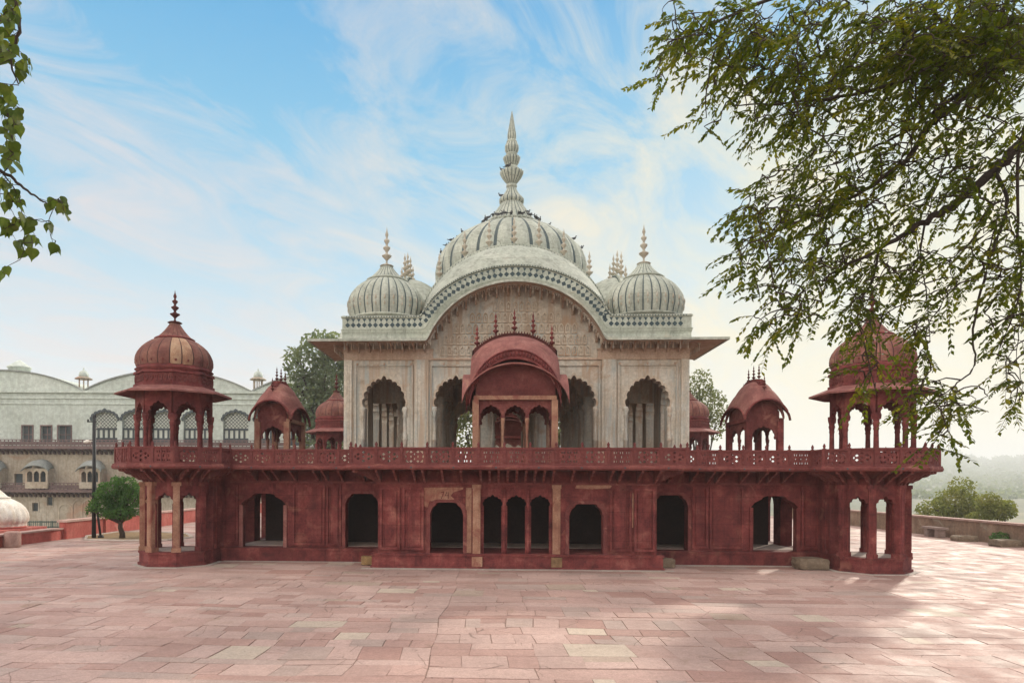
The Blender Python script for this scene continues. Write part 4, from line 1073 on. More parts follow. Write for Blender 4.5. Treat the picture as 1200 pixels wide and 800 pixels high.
L_PALE = leaf_mat('pale_leaf', (.09,.12,.05), (.13,.16,.065), (.19,.19,.08), .4, .5)
L_BUSH = leaf_mat('sunlit_haze_leaf', (.10,.13,.04), (.17,.20,.06), (.26,.25,.09), .5, .6)  # brightness of sunlit haze put into the leaf colour
def rv(r_): 
    while True:
        p = Vector((r_.uniform(-1,1), r_.uniform(-1,1), r_.uniform(-1,1)))
        if .01 < p.length < 1: return p
def leaf(mb, p, d, n, L, W):
    d = d.normalized(); s = d.cross(n)
    if s.length < 1e-4: s = Vector((1,0,0))
    s.normalize(); n = s.cross(d)
    m = p + d*L*.45 + n*L*.06; e = p + d*L
    mb.mesh([p, m+s*W, e, m-s*W, m-n*L*.05], [(0,1,4),(1,2,4),(2,3,4),(3,0,4)])
def crown_leaves(mb, blobs, n, L, r_, shell=.55):
    vol = [b[3]*b[4]*b[5] for b in blobs]
    for _ in range(n):
        b = r_.choices(blobs, vol)[0]; p = rv(r_); k = p.length; p = p/k*(k**shell)
        q = Vector((b[0]+p.x*b[3], b[1]+p.y*b[4], b[2]+p.z*b[5]))
        d = rv(r_); d.z -= .35; leaf(mb, q, d, rv(r_), L*r_.uniform(.7,1.3), L*.3)
def tree(name, lab, cat, foot, trunk_r, blobs, n, L, mat, seed, fork=.45, group=None, shell=.55, stems=1):
    r_ = random.Random(seed); t = thing(name, lab, cat, foot, group); foot = Vector(foot)
    mb = MB()
    cen = sum((Vector(b[:3]) for b in blobs), Vector())/len(blobs)
    f = foot + (cen-foot)*fork
    f = Vector((foot.x+(f.x-foot.x)*.6, foot.y+(f.y-foot.y)*.6, f.z))
    mb.tube([foot-Vector((0,0,.2)), foot+(f-foot)*.3+Vector((trunk_r*.3,0,0)), foot+(f-foot)*.7-Vector((trunk_r*.3,0,0)), f], [trunk_r*1.25, trunk_r, trunk_r*.85, trunk_r*.75], 8)
    for b in blobs:
        c = Vector(b[:3]); mid = f.lerp(c, .5)+Vector((r_.uniform(-.2,.2), r_.uniform(-.2,.2), .15))*b[3]*.5
        mb.tube([f-Vector((0,0,trunk_r*.3)), mid, c], [trunk_r*.55, trunk_r*.35, trunk_r*.12], 6)
        for _ in range(4):
            e = c + Vector([rv(r_)[i]*b[3+i]*.8 for i in range(3)]); mb.tube([mid.lerp(c, r_.uniform(.3,1)), c.lerp(e,.5)+rv(r_)*.1*b[3], e], [trunk_r*.16, trunk_r*.1, trunk_r*.04], 4)
    mb.build('trunk', BARK, t, recalc=False)
    mb = MB(); crown_leaves(mb, blobs, n, L, r_, shell); mb.build('crown', mat, t, recalc=False)
    return t
def blobs_px(lst, Y):
    out = []
    for px, py, rx, ry in lst:
        p = at(px, py, Y + R(-1,1)*rx/800*Y*.5); out.append((p.x, p.y, p.z, rx*Y/800, rx*Y/800, ry*Y/800))
    return out
# round tree by the lamp post, in its bed
TY = 32.6
g = at(143, 632.5, TY)
tree('round_tree', 'small round dense green tree with forked trunk beside the black lamp post', 'tree', (g.x, g.y, 0), .13,
     blobs_px([(122,590,15,10),(140,600,17,7),(151,583,15,12),(128,574,14,10),(148,567,13,9),(159,597,10,6),(110,593,8,6),(136,586,14,12),(104,598,5,4),(117,579,8,7),(163,578,6,8),(138,562,9,5),(126,602,9,5),(158,572,8,6),(147,605,7,4)], TY), 5200, .13, L_ROUND, 4, .42)
mb = MB(); k0 = at(68,631,33); 
pts = [(-20.7,10.6),(-20.7,13.4),(-18.8,13.6),(-16.6,12.6),(-15.4,10.6),(-15.8,8.9),(-17.6,8.4),(-19.6,8.7)]
mb.poly(pts, [], (0,0,-.02), (1,0,0), (0,0,1), .05, W=(0,1,0)); struct('soil', mb, SOIL)
mb = MB()
for i in range(len(pts)):
    a, b = pts[i], pts[(i+1)%len(pts)]
    mb.tube([(a[0],a[1],.02),(b[0],b[1],.02)], .07, 6, 0, False)
tag(mb.build('stone_kerb', CEM), 'thin pale stone edging round the soil bed of the round tree', 'kerb')
# lamp post
BLK = base_mat('black_painted_iron', .5)[0]; BLK.node_tree.nodes['Principled BSDF'].inputs['Base Color'].default_value = (.012,.013,.014,1)
lp = at(110, 629, 32.6); lp.z = 0
la = thing('lamp_post', 'tall thin black post with crossbar and slanting stay in front of the palace', 'lamp post', lp)
topz = at(110, 486, 32.6).z
mb = MB(); mb.tube([lp, lp+Vector((0,0,topz*.5)), lp+Vector((0,0,topz))], [.10,.085,.07], 10); mb.build('post', BLK, la)
mb = MB(); mb.tube([lp+RT*.28+FWD*.1+Vector((0,0,0)), lp+RT*.20+Vector((0,0,1.0)), lp+RT*.05+Vector((0,0,2.6))], .055, 8); mb.lathe([(.14,0),(.13,.12),(.07,.16)], 10, tuple(lp+RT*.28+FWD*.1)); mb.build('stay', BLK, la)
mb = MB(); a = lp+Vector((0,0,topz-.32)); mb.tube([a-RT*.34, a+RT*.10], .03, 6); mb.tube([a-RT*.3, a-RT*.3+Vector((0,0,.12))], .035, 6); mb.tube([a+RT*.06+Vector((0,0,.2)), a+RT*.06+Vector((0,0,.36))], .03, 6); mb.build('crossbar', BLK, la)
mb = MB(); a = lp+Vector((0,0,topz-1.25)); mb.tube([a, a-RT*.28], .02, 6); mb.lathe([(.05,.06),(.14,0),(.16,-.08),(.06,-.11)], 12, tuple(a-RT*.34)); mb.build('lamp_head', WH, la)
mb = MB(); mb.tube([lp+Vector((0,0,topz-.7)), lp+RT*.22+Vector((0,0,topz-.55)), lp+RT*.32+Vector((0,0,topz-.35))], .012, 5); mb.build('cable', WH, la)
# hazy trees behind
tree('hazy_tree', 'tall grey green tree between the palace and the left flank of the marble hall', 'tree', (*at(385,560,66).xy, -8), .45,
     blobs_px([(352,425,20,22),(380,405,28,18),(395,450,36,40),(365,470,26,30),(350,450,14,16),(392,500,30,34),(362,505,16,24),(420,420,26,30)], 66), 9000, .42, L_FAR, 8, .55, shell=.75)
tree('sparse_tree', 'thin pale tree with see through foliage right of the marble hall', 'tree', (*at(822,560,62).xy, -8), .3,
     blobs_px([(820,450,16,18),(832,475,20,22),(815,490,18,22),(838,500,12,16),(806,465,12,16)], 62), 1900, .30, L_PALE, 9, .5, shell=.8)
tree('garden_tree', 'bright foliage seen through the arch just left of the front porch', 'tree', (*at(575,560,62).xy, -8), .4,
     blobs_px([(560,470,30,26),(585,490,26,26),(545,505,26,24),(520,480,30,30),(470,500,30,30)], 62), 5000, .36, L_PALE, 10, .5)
tree('garden_tree', 'bright foliage seen through the arch just right of the front porch', 'tree', (*at(652,560,60).xy, -8), .4,
     blobs_px([(650,470,28,26),(668,495,26,26),(640,505,20,22),(700,490,30,30),(765,495,28,30)], 60), 5000, .36, L_PALE, 12, .5)
# bushes beyond the right wall
tree('wild_bush', 'tall yellow green bush just beyond the rubble wall right of the turret', 'bush', (*at(1130,606,50).xy, -8), .2,
     blobs_px([(1128,572,14,15),(1118,588,22,18),(1098,596,20,12),(1140,592,16,16),(1132,600,30,10),(1084,600,12,8)], 50), 4200, .22, L_BUSH, 13, .6, shell=.75)
tree('wild_bush', 'lower bush beyond the rubble wall, right of the tall yellow green one', 'bush', (*at(1165,606,46).xy, -8), .2,
     blobs_px([(1160,590,14,13),(1172,598,16,11),(1150,604,14,6),(1182,592,9,7)], 46), 2400, .20, L_BUSH, 14, .6, shell=.75)
p = at(1180, 634, 31.5)
t = thing('shrub_heap', 'low dark heap of shrub at the foot of the rubble wall', 'shrub', (p.x, p.y, 0)); mb = MB(); crown_leaves(mb, [(p.x-.15,p.y,.25,.55,.5,.34),(p.x+.25,p.y+.3,.35,.4,.5,.35),(p.x-.4,p.y-.3,.16,.4,.4,.2)], 1500, .11, random.Random(2)); mb.build('foliage', L_ROUND, t, recalc=False)

# ------------------------------------------------------------------ overhanging tree, upper right
ot = thing('overhanging_tree', 'big dark leafy tree whose feathery branches hang across the upper right', 'tree', tuple(Vector((*(at(1420, 640, 8.6)).xy, 0))))
r_ = random.Random(21)
foot = Vector((*at(1420, 640, 8.6).xy, 0)); 
nodes = []; wood = MB(); leaves = MB()
LIMB = 1.0
def limb(pts, r0, r1, steps=6):
    P = [Vector(p) for p in pts]; out = []
    for i in range(len(P)-1):
        p0, p1, p2, p3 = P[max(i-1,0)], P[i], P[i+1], P[min(i+2,len(P)-1)]
        for k in range(steps):
            t = k/steps; out.append(.5*((2*p1)+(-p0+p2)*t+(2*p0-5*p1+4*p2-p3)*t*t+(-p0+3*p1-3*p2+p3)*t**3))
    out.append(P[-1]); n = len(out)
    wood.tube([p + rv(r_)*r0*.25 for p in out], [(r0+(r1-r0)*(i/(n-1))**.7)*LIMB for i in range(n)], 7)
    nodes.extend(out)
mainf = foot + Vector((-.4,.1,3.4))
limb([foot-Vector((0,0,.2)), foot+Vector((-.1,0,1.6)), mainf, at(1330,120,8.5), at(1290,-60,8.4)], .34, .17)
nodes.clear()
LIMB = .72
PX = lambda l: [at(*q) for q in l]
limb([mainf]+PX([(1290,110,8.6),(1205,160,8.5),(1165,200,8.4),(1120,238,8.2),(1085,258,8.0),(1050,282,7.9),(1005,306,7.7),(960,330,7.6)]), .15, .012)
limb(PX([(1310,60,8.5),(1220,70,8.4),(1160,75,8.3),(1148,95,8.3),(1115,125,8.1),(1085,152,8.0),(1060,190,7.9),(1010,225,7.8),(950,255,7.7),(890,275,7.6)]), .13, .010)
limb(PX([(1148,95,8.3),(1110,120,8.4),(1070,150,8.6),(1030,170,8.8),(985,190,9.0),(930,205,9.1)]), .05, .008)
limb(PX([(1300,-20,8.4),(1180,-10,8.2),(1130,45,8.0),(1080,85,7.9),(1010,110,7.8),(930,120,7.6),(860,125,7.5)]), .08, .008)
limb(PX([(1180,-10,8.2),(1080,-30,8.6),(980,-20,8.7),(900,0,8.8),(830,30,8.7),(785,50,8.6),(768,90,8.6)]), .07, .007)
limb(PX([(1165,200,8.4),(1180,235,7.9),(1168,280,7.8),(1155,320,7.7),(1140,385,7.6),(1142,428,7.6),(1118,452,7.5),(1095,470,7.4)]), .035, .007)
limb(PX([(1250,120,8.3),(1200,150,7.8),(1192,260,7.6),(1196,340,7.5),(1168,415,7.4)]), .04, .007)
limb(PX([(1085,258,8.0),(1078,300,7.8),(1085,340,7.7),(1090,400,7.6)]), .02, .005)
limb(PX([(1030,292,7.8),(1022,330,7.6),(1005,360,7.5),(1012,400,7.4),(1022,440,7.4),(1028,465,7.4)]), .022, .005)
limb(PX([(1065,-20,7.6),(1070,40,7.5),(1073,110,7.5),(1066,190,7.5)]), .022, .006)
fld = [(1000,50,165,62,175),(1120,50,90,75,160),(870,45,75,45,46),(800,35,38,38,15),(778,75,14,40,5),(1010,140,130,55,92),(920,110,75,40,34),(835,120,20,38,6),
       (960,230,90,42,62),(1060,225,80,50,42),(1150,190,60,70,44),(885,255,36,20,13),(900,300,48,32,22),(1000,300,85,34,46),(1010,360,30,42,20),(1015,425,18,38,10),
       (935,345,50,34,16),(895,380,22,16,5),(1090,330,42,45,24),(1080,400,22,36,13),(1085,462,28,30,13),(1170,290,40,60,34),(1178,385,26,62,17),(1130,470,45,22,12),(1192,450,14,40,6),(1103,505,12,14,3),(1088,526,8,5,2),(1180,40,50,60,60),(1200,60,60,110,50),(1280,160,60,160,60),(1240,330,40,100,26)]
sp_ = []
for cx, cy, rx, ry, n in fld:
    for _ in range(int(n*1.75)):
        p = rv(r_); sp_.append(at(cx+p.x*rx, cy+p.y*ry, 7.8+r_.uniform(-1.1,1.3)))
base_nodes = list(nodes)
sp_.sort(key=lambda p: min((p-q).length for q in base_nodes[::3]))
def near(p):
    best, bd = None, 1e9
    for q in nodes:
        d = (p-q).length_squared + max(0, p.z-q.z)*.2
        if d < bd: bd, best = d, q
    return best
left = (-RT)
for p in sp_:
    q = near(p); v = p-q; d = v.length
    if d > .12:
        mid = q.lerp(p,.5)+Vector((0,0,.10*d))+rv(r_)*.05*d
        path = [q, q.lerp(mid,.5)+rv(r_)*.02, mid, mid.lerp(p,.5)+rv(r_)*.02, p]
        wood.tube(path, [.009,.008,.007,.006,.004], 4); nodes.extend(path[1:])
    ln = r_.uniform(.24,.46); dr = (left*r_.uniform(-.3,1.0) + FWD*r_.uniform(-.6,.6) + Vector((0,0,r_.uniform(-.8,.25)))).normalized()
    k = 11; pts = []
    for i in range(k+1):
        t = i/k; pts.append(p + dr*ln*t + Vector((0,0,-.30*ln*t*t)))
    wood.tube(pts[::3]+[pts[-1]], [.004,.003,.003,.002,.0015][:len(pts[::3])+1], 3)
    sdv = dr.cross(Vector((0,0,1))).normalized()
    for i in range(1, k+1):
        for s in (-1,1):
            if r_.random() < .14: continue
            dd = sdv*s*r_.uniform(.5,1) + dr*r_.uniform(.3,.9) + Vector((0,0,r_.uniform(-.9,-.1))); L = r_.uniform(.045,.092)
            leaf(leaves, pts[i], dd, Vector((0,0,1))+rv(r_)*.7, L, L*.25)
wood.build('trunk', BARK, ot, recalc=False); leaves.build('crown', L_NEAR, ot, recalc=False)

# ------------------------------------------------------------------ heart-leaved branch, left edge
pt = thing('heart_leaf_tree', 'tree with dangling heart shaped leaves reaching in at the left edge', 'tree', tuple(Vector((*at(-420, 640, 5.6).xy, 0))))
foot = Vector((*at(-420, 640, 5.6).xy, 0)); nodes = []; wood = MB(); leaves = MB(); r_ = random.Random(31)
limb([foot-Vector((0,0,.2)), foot+Vector((.05,0,2.2)), at(-330,60,5.6), at(-250,-60,5.5)], .20, .09); nodes.clear()
limb(PX([(-330,60,5.6),(-180,20,5.4),(-60,10,5.2),(10,-10,5.1),(22,30,5.0),(14,70,5.0),(22,100,5.0)]), .05, .006)
limb(PX([(-330,100,5.6),(-170,90,5.4),(-60,110,5.2),(5,130,5.1),(15,170,5.0),(4,205,5.0)]), .04, .005)
limb(PX([(-330,120,5.6),(-160,160,5.3),(-50,190,5.1),(0,200,5.0),(28,221,5.0),(50,236,4.95),(62,246,4.95)]), .04, .004)
limb(PX([(0,200,5.0),(20,226,5.0),(26,250,5.0),(34,278,5.0)]), .008, .003); limb(PX([(62,246,4.95),(57,262,4.95),(62,285,4.95)]), .005, .002)
def heart(mb, p, d, n, L):
    d = d.normalized(); s = d.cross(n); s = s.normalized() if s.length > 1e-4 else Vector((1,0,0)); n = s.cross(d)
    prof_ = [(-.05,.20),(.02,.36),(.22,.46),(.45,.38),(.68,.20),(.85,.07),(1.05,.0)]
    v = [p]; r1 = []; l1 = []
    ctr = [p + d*L*a + n*L*.04*sin(a*3) for a, w in prof_]
    vs = ctr + [c + s*L*w + n*L*(.10*w) for c, (a, w) in zip(ctr, prof_)] + [c - s*L*w + n*L*(.10*w) for c, (a, w) in zip(ctr, prof_)]
    k = len(prof_); fs = []
    for i in range(k-1): fs += [(i, i+1, k+i+1, k+i), (i+1, i, 2*k+i, 2*k+i+1)]
    mb.mesh(vs, fs)
spots_ = []
for cx, cy, rx, ry, n in [(12,18,12,18,16),(8,55,14,22,16),(28,74,10,12,9),(8,110,10,14,10),(14,140,12,22,20),(10,178,12,18,16),(6,212,10,10,8),(14,232,14,12,14),(28,258,14,10,14),(68,236,11,10,9),(76,244,5,7,5),(59,262,5,6,3),(62,285,6,8,4),(30,285,18,10,11),(8,262,10,12,9),(4,315,8,10,4),(10,-10,20,14,10),(-30,60,30,60,40),(-40,180,30,60,40)]:
    for _ in range(int(n*1.35)):
        q = rv(r_); spots_.append(at(cx+q.x*rx, cy+q.y*ry, 5.0+r_.uniform(-.22,.22)))
base_n = list(nodes); spots_.sort(key=lambda p: min((p-q).length for q in base_n))
for p in spots_:
    b = near(p); L = r_.uniform(.055,.098); mid = b.lerp(p,.5)+rv(r_)*.18*(p-b).length
    wood.tube([b, b.lerp(mid,.6), mid, p], [.0035,.003,.0025,.0016], 4); nodes.extend([mid, p])
    heart(leaves, p, Vector((r_.uniform(-.7,.7), r_.uniform(-.7,.7), -1)), rv(r_), L)
wood.build('trunk', BARK, pt, recalc=False); leaves.build('crown', L_PEEPAL, pt, recalc=False)

# ------------------------------------------------------------------ palace across the tank, far left
PY = 80.0
O0 = CAM + FWD*PY; O0.z = 0
def lx(px): return (px-545)*PY/800
def lz(py, px=100): return 2.82-((py-(px-545)*.0042)-563.2)*PY/800
pal_ = thing('palace', 'long pale palace with low curved gables and two balconies across the background at left', 'palace', O0)
PM = Matrix.Translation(O0) @ Matrix.Rotation(YAW, 4, 'Z')
def pbuild(mb, name, m, parent=None, **k):
    mb.v = [tuple(PM @ Vector(p)) for p in mb.v]; return mb.build(name, m, parent or pal_, **k)
PLA = stone('palace_plaster', [(.25,(.48,.52,.46)),(.5,(.55,.60,.54)),(.75,(.62,.66,.60))], .25, (.40,.42,.36), None)
PLB = stone('palace_weathered', [(.25,(.31,.24,.175)),(.5,(.47,.40,.31)),(.75,(.57,.51,.42))], .35, (.27,.19,.13), (.42,.24,.16), patch_at=(.58,.7))
PLD = stone('palace_dark_band', [(.3,(.13,.085,.08)),(.7,(.23,.155,.145))], .8)
PLW = stone('palace_window_dark', [(.3,(.045,.06,.065)),(.7,(.085,.10,.105))], 2)
PLG = stone('palace_grey_roof', [(.3,(.22,.235,.22)),(.7,(.33,.345,.32))], .8)
xa, xb = -90, 470
ztop, zb1, zb2 = lz(458), lz(519), lz(568)
rect = [(26,38,499,519),(48,60,499,519),(68,83,499,519),(-30,-18,499,519),(-55,-43,499,519)]
arches = [122.4,157.5,192.6,229.5,276,313,350,387]
holes = [[(lx(a),lz(d)),(lx(b),lz(d)),(lx(b),lz(c)),(lx(a),lz(c))] for a,b,c,d in rect]
archh = []
for c in arches:
    a, b = lx(c-15), lx(c+15); ar = cusp(a, b, lz(493), lz(481.5), 9, .10, 4, .12); archh.append([(a, lz(521))]+ar+[(b, lz(521))])
mb = MB(); mb.poly([(lx(xa),zb1-.6),(lx(xb),zb1-.6),(lx(xb),ztop),(lx(xa),ztop)], holes+archh, (0,0,0), (1,0,0), (0,1,0), .6); pbuild(mb, 'upper_wall', PLA)
mb = MB()
for y, h, d in ((459,.28,.25),(466.5,.14,.12),(473,.12,.10)): mb.box(lx(xa), lx(xb), -d, .05, lz(y)-h/2, lz(y)+h/2)
pbuild(mb, 'string_course', PLA)
for a, b, c, d in rect:
    mb = MB(); mb.box(lx(a)-.02, lx(b)+.02, .28, .36, lz(d)-.02, lz(c)+.02); f = pbuild(mb, 'window', PLW)
    mb = MB(); ou, ho = ring(lx(a)-.12, lx(b)+.12, lz(d)-.05, lz(c)+.12, .13); mb.poly(ou, ho, (0,-.06,0), (1,0,0), (0,1,0), .08)
    mb.box(lx((a+b)/2)-.04, lx((a+b)/2)+.04, .2, .285, lz(d), lz(c)); mb.box(lx(a), lx(b), .2, .285, lz((c+d)/2)-.04, lz((c+d)/2)+.04); pbuild(mb, 'frame', PLD, f)
PANE = base_mat('pale_window_pane', .25, .5)[0]; PANE.node_tree.nodes['Principled BSDF'].inputs['Base Color'].default_value = (.55,.58,.50,1)
for c, hole in zip(arches, archh):
    a, b = lx(c-15), lx(c+15)
    mb = MB(); mb.poly([(a-.03,hole[0][1])]+[(x, z) for x, z in hole[1:-1]]+[(b+.03,hole[0][1])], [], (0,.40,0), (1,0,0), (0,1,0), .08); f = pbuild(mb, 'window', PANE)
    mb = MB(); cc = (a+b)/2; inn = hole[1:-1]
    big = [(cc+(x-cc)*1.14, lz(493)+(z-lz(493))*1.22+.05) for x, z in inn]
    mb.poly(inn+list(reversed(big)), [], (0,-.10,0), (1,0,0), (0,1,0), .14); pbuild(mb, 'arch_border', PLW, f)
    mb = MB()
    for k in range(6): x = a+(b-a)*k/5; mb.box(x-.09, x+.09, .26, .398, lz(521), lz(502))
    for z in (lz(502), lz(513.5), lz(520)): mb.box(a, b, .26, .396, z-.11, z+.11)
    mb.box(a, b, .30, .397, lz(521), lz(514))
    for k in range(-7, 8):                                # fan-light lattice
        for s in (-1,1):
            x0 = cc+k*.42
            p0, p1 = Vector((x0, .33, lz(502))), Vector((x0+s*2.0, .33, lz(502)+2.0))
            if s < 0: p0.y = p1.y = .345
            def inside(p): 
                t = (p.x-cc)/1.5
                return abs(t) < .97 and p.z < lz(493)+sqrt(max(0,1-t*t))*1.02
            q = [p0.lerp(p1, i/24) for i in range(25)]; q = [p for p in q if inside(p)]
            if len(q) > 2: mb.tube([q[0], q[-1]], .028, 4)
    pbuild(mb, 'lattice', PLW, f)
mb = MB(); mb.box(lx(xa), lx(xb), .6, 12, -8, ztop-.02); pbuild(mb, 'body', PLA)
# curved gables
for c in (-2, 195, 392):
    pts = [(lx(c-98), ztop+.1)] 
    pts = [(lx(c+98*(-1+2*i/40)), ztop+.15+2.35*S(-1+2*i/40, .72)) for i in range(41)]
    mb = MB(); mb.poly([(pts[0][0], ztop+.02)]+pts+[(pts[-1][0], ztop+.02)], [], (0,.15,0), (1,0,0), (0,1,0), 9.5); gb = pbuild(mb, 'gable', PLA)
    mb = MB(); mb.sheet([[(x, -.02, z) for x, z in pts],[(x, .6, z) for x, z in pts]], .16, 0, None, False); pbuild(mb, 'gable_edge', PLG, gb)
mb = MB(); mb.lathe([(1.15,ztop+2.3),(1.15,ztop+2.9),(1.3,ztop+2.95),(1.25,ztop+3.1),(.9,ztop+3.35),(.3,ztop+3.8),(.05,ztop+3.95)], 20, (lx(9), 2, 0)); pbuild(mb, 'ridge_cap', PLA)
for c in (92, 299):
    mb = MB(); x = lx(c); r0 = .52
    for k in range(6):
        a = 2*pi*k/6; mb.tube([(x+r0*cos(a), 1+r0*sin(a), ztop+.2), (x+r0*cos(a), 1+r0*sin(a), ztop+1.62)], .07, 6)
    mb.lathe([(.75,ztop),(.75,ztop+.25)], 12, (x,1,0)); mb.lathe([(.62,ztop+1.55),(.95,ztop+1.5),(.95,ztop+1.58),(.62,ztop+1.78)], 16, (x,1,0)); kb_ = pbuild(mb, 'roof_kiosk', PLB)
    mb = MB(); mb.lathe([(.50,ztop+1.76),(.55,ztop+2.0),(.46,ztop+2.3),(.25,ztop+2.52),(.06,ztop+2.62),(.09,ztop+2.7),(.02,ztop+2.95)], 16, (x,1,0)); pbuild(mb, 'dome', PLA, kb_)
# middle and lower walls with balconies
zl = -8
mid_holes = [(17,27,555,568),(-40,-30,555,568)]; low_rect = [(38,45,589,599),(55,62,582,592),(-20,-13,586,596)]
H = [[(lx(a),lz(d)),(lx(b),lz(d)),(lx(b),lz(c)),(lx(a),lz(c))] for a,b,c,d in mid_holes+low_rect]
mb = MB(); mb.poly([(lx(xa),zl),(lx(xb),zl),(lx(xb),zb1-.62),(lx(xa),zb1-.62)], H, (0,.02,0), (1,0,0), (0,1,0), .55); pbuild(mb, 'lower_wall', PLB)
for a,b,c,d in mid_holes+low_rect:
    mb = MB(); mb.box(lx(a)-.02, lx(b)+.02, .30, .38, lz(d)-.02, lz(c)+.02); f = pbuild(mb, 'window', PLW)
    mb = MB(); ou, ho = ring(lx(a)-.1, lx(b)+.1, lz(d)-.1, lz(c)+.1, .11); mb.poly(ou, ho, (0,-.04,0), (1,0,0), (0,1,0), .07); pbuild(mb, 'frame', PLB, f)
for c, y0, y1 in ((93,609,586),(77,609,591),(104,606,586)):
    a, b = lx(c-7), lx(c+7); ar = cusp(a, b, lz((y0+y1)/2-3), lz(y1), 1, .02, 12, .02)
    mb = MB(); big = [(lx(c)+(x-lx(c))*1.14, z+(.16 if z > lz((y0+y1)/2-2) else 0)) for x, z in ar]
    mb.poly([(a,lz(y0))]+ar+[(b,lz(y0)),(b+.14,lz(y0))]+list(reversed(big))+[(a-.14,lz(y0))], [], (0,-.05,0), (1,0,0), (0,1,0), .08); pbuild(mb, 'blind_arch', PLB)
for z, dep, nm in ((zb1, 1.3, 'balcony'), (zb2-.1, 1.1, 'balcony')):
    mb = MB(); mb.box(lx(xa), lx(xb), -dep, .03, z-.75, z-.5); bl = pbuild(mb, nm, PLD)
    mb = MB(); mb.box(lx(xa), lx(xb), -dep+.02, -dep+.1, z+.25, z+.35); mb.box(lx(xa), lx(xb), -dep+.02, -dep+.1, z-.5, z-.38)
    x = lx(xa)
    while x < lx(330): mb.box(x-.05, x+.05, -dep+.03, -dep+.09, z-.5, z+.28); mb.box(x+.18,x+.72,-dep+.045,-dep+.075,z-.3,z+.1); x += .45
    pbuild(mb, 'railing', PLD, bl)
    mb = MB(); x = lx(xa)
    while x < lx(330): mb.poly([(0,z-1.35),(.25,z-1.3),(.5,z-1.05),(dep-.1,z-.85),(dep-.1,z-.75),(0,z-.75)], [], (x,.02,0), (0,-1,0), (1,0,0), .16); x += .55
    pbuild(mb, 'brackets', PLD, bl)
for c, hw_ in ((51,13),(112.5,12),(-4,13)):
    mb = MB(); x, h = lx(c), hw_*.1; zf, zt = lz(568)-.4, lz(549)
    ops = [notch(cusp(x-h+.15+k*(2*h-.3)/3+.08, x-h+.15+(k+1)*(2*h-.3)/3-.08, zt-.75, zt-.28, 5, .04, 4, .05), x-h+.15+k*(2*h-.3)/3+.08, x-h+.15+(k+1)*(2*h-.3)/3-.08, zf+.75) for k in range(3)]
    mb.poly(wall_outline(x-h, x+h, zf+.75, zt, ops), [], (0,-1.35,0), (1,0,0), (0,1,0), .12); mb.box(x-h, x+h, -1.36, .0, zf, zf+.75)
    for s in (-1,1): mb.box(min(x+s*h, x+s*(h-.12)), max(x+s*h, x+s*(h-.12)), -1.23, 0, zf+.75, zt)
    jo = pbuild(mb, 'oriel', PLB)
    mb = MB(); mb.box(x-h+.12, x+h-.12, -.30, -.2, zf+.75, zt-.05); pbuild(mb, 'dark_opening', PLW, jo)
    mb = MB(); xs = rng_x(-1.25*h, 1.25*h, 16)
    mb.sheet([[(x+q, -1.75, zt-.35+.75*S(q/(1.26*h), .95)) for q in xs],[(x+q*.9, -1.2, zt+.0+.95*S(q/(1.26*h), .95)) for q in xs],[(x+q*.8, -.2, zt+.1+1.0*S(q/(1.26*h), .95)) for q in xs]], .1); pbuild(mb, 'curved_roof', PLG, jo)

# ------------------------------------------------------------------ hills on the right
hr = random.Random(17)
def hill_h(px):
    pts = [(200,3),(700,4),(950,6),(1050,12),(1110,17.2),(1135,14.2),(1160,11.6),(1177,13.4),(1200,13.2),(1260,15),(1350,22),(1600,26),(2400,20)]
    for (a, h0), (b, h1) in zip(pts, pts[1:]):
        if a <= px <= b: t = (px-a)/(b-a); t = t*t*(3-2*t); return h0+(h1-h0)*t
    return 10
rows = []; HD = 380
for j, (d, k) in enumerate(((230,-8.3),(380,-7),(650,-.10),(1000,.06),(1400,.34),(1750,.70),(2000,1.0),(2300,.8),(2700,.3),(3100,-.2))):
    row = []
    for i in range(121):
        px = 200 + 2200*i/120
        p = at(px, 563.2+(px-545)*.0042, d)
        h = (hill_h(px)*5.26+2.8)*1.0*k if j > 1 else k
        row.append((p.x, p.y, max(-8.2, h + (hr.uniform(-3.5,3.5) if j > 1 else 0))))
    rows.append(row)
HILL = stone('scrub_hillside', [(.3,(.045,.06,.03)),(.5,(.075,.09,.045)),(.75,(.13,.13,.075))], .06, vary=0)
mb = MB(); mb.grid(rows, 0, True); struct('hills', mb, HILL, recalc=False)
mb = MB()
prof_h = ((380,-.12),(650,-.10),(1000,.06),(1400,.34),(1750,.70),(2000,1.0))
for _ in range(2300):
    px = hr.uniform(1040, 1420); d = 400+1600*hr.random()**.75
    k = -.12
    for (d0,k0),(d1,k1) in zip(prof_h, prof_h[1:]):
        if d0 <= d <= d1: k = k0+(k1-k0)*(d-d0)/(d1-d0)
    p = at(px, 563.2+(px-545)*.0042, d); z = max(-7.5, (hill_h(px)*5.26+2.8)*k) - 1.5
    s = hr.uniform(3.0, 8.0)*(.6+d/1800)
    for _b in range(3):
        c = (p.x+hr.uniform(-1,1)*s*.7, p.y+hr.uniform(-1,1)*s*.7, z+hr.uniform(.1,.8)*s); r = s*hr.uniform(.4,.75)
        for _q in range(16):
            v = rv(hr).normalized(); q = Vector(c)+Vector((v.x*r, v.y*r, v.z*r*.8)); leaf(mb, q, rv(hr), rv(hr), r*.8, r*.36)
tag(mb.build('forest', L_FAR, None, recalc=False), None, None, None, 'stuff')

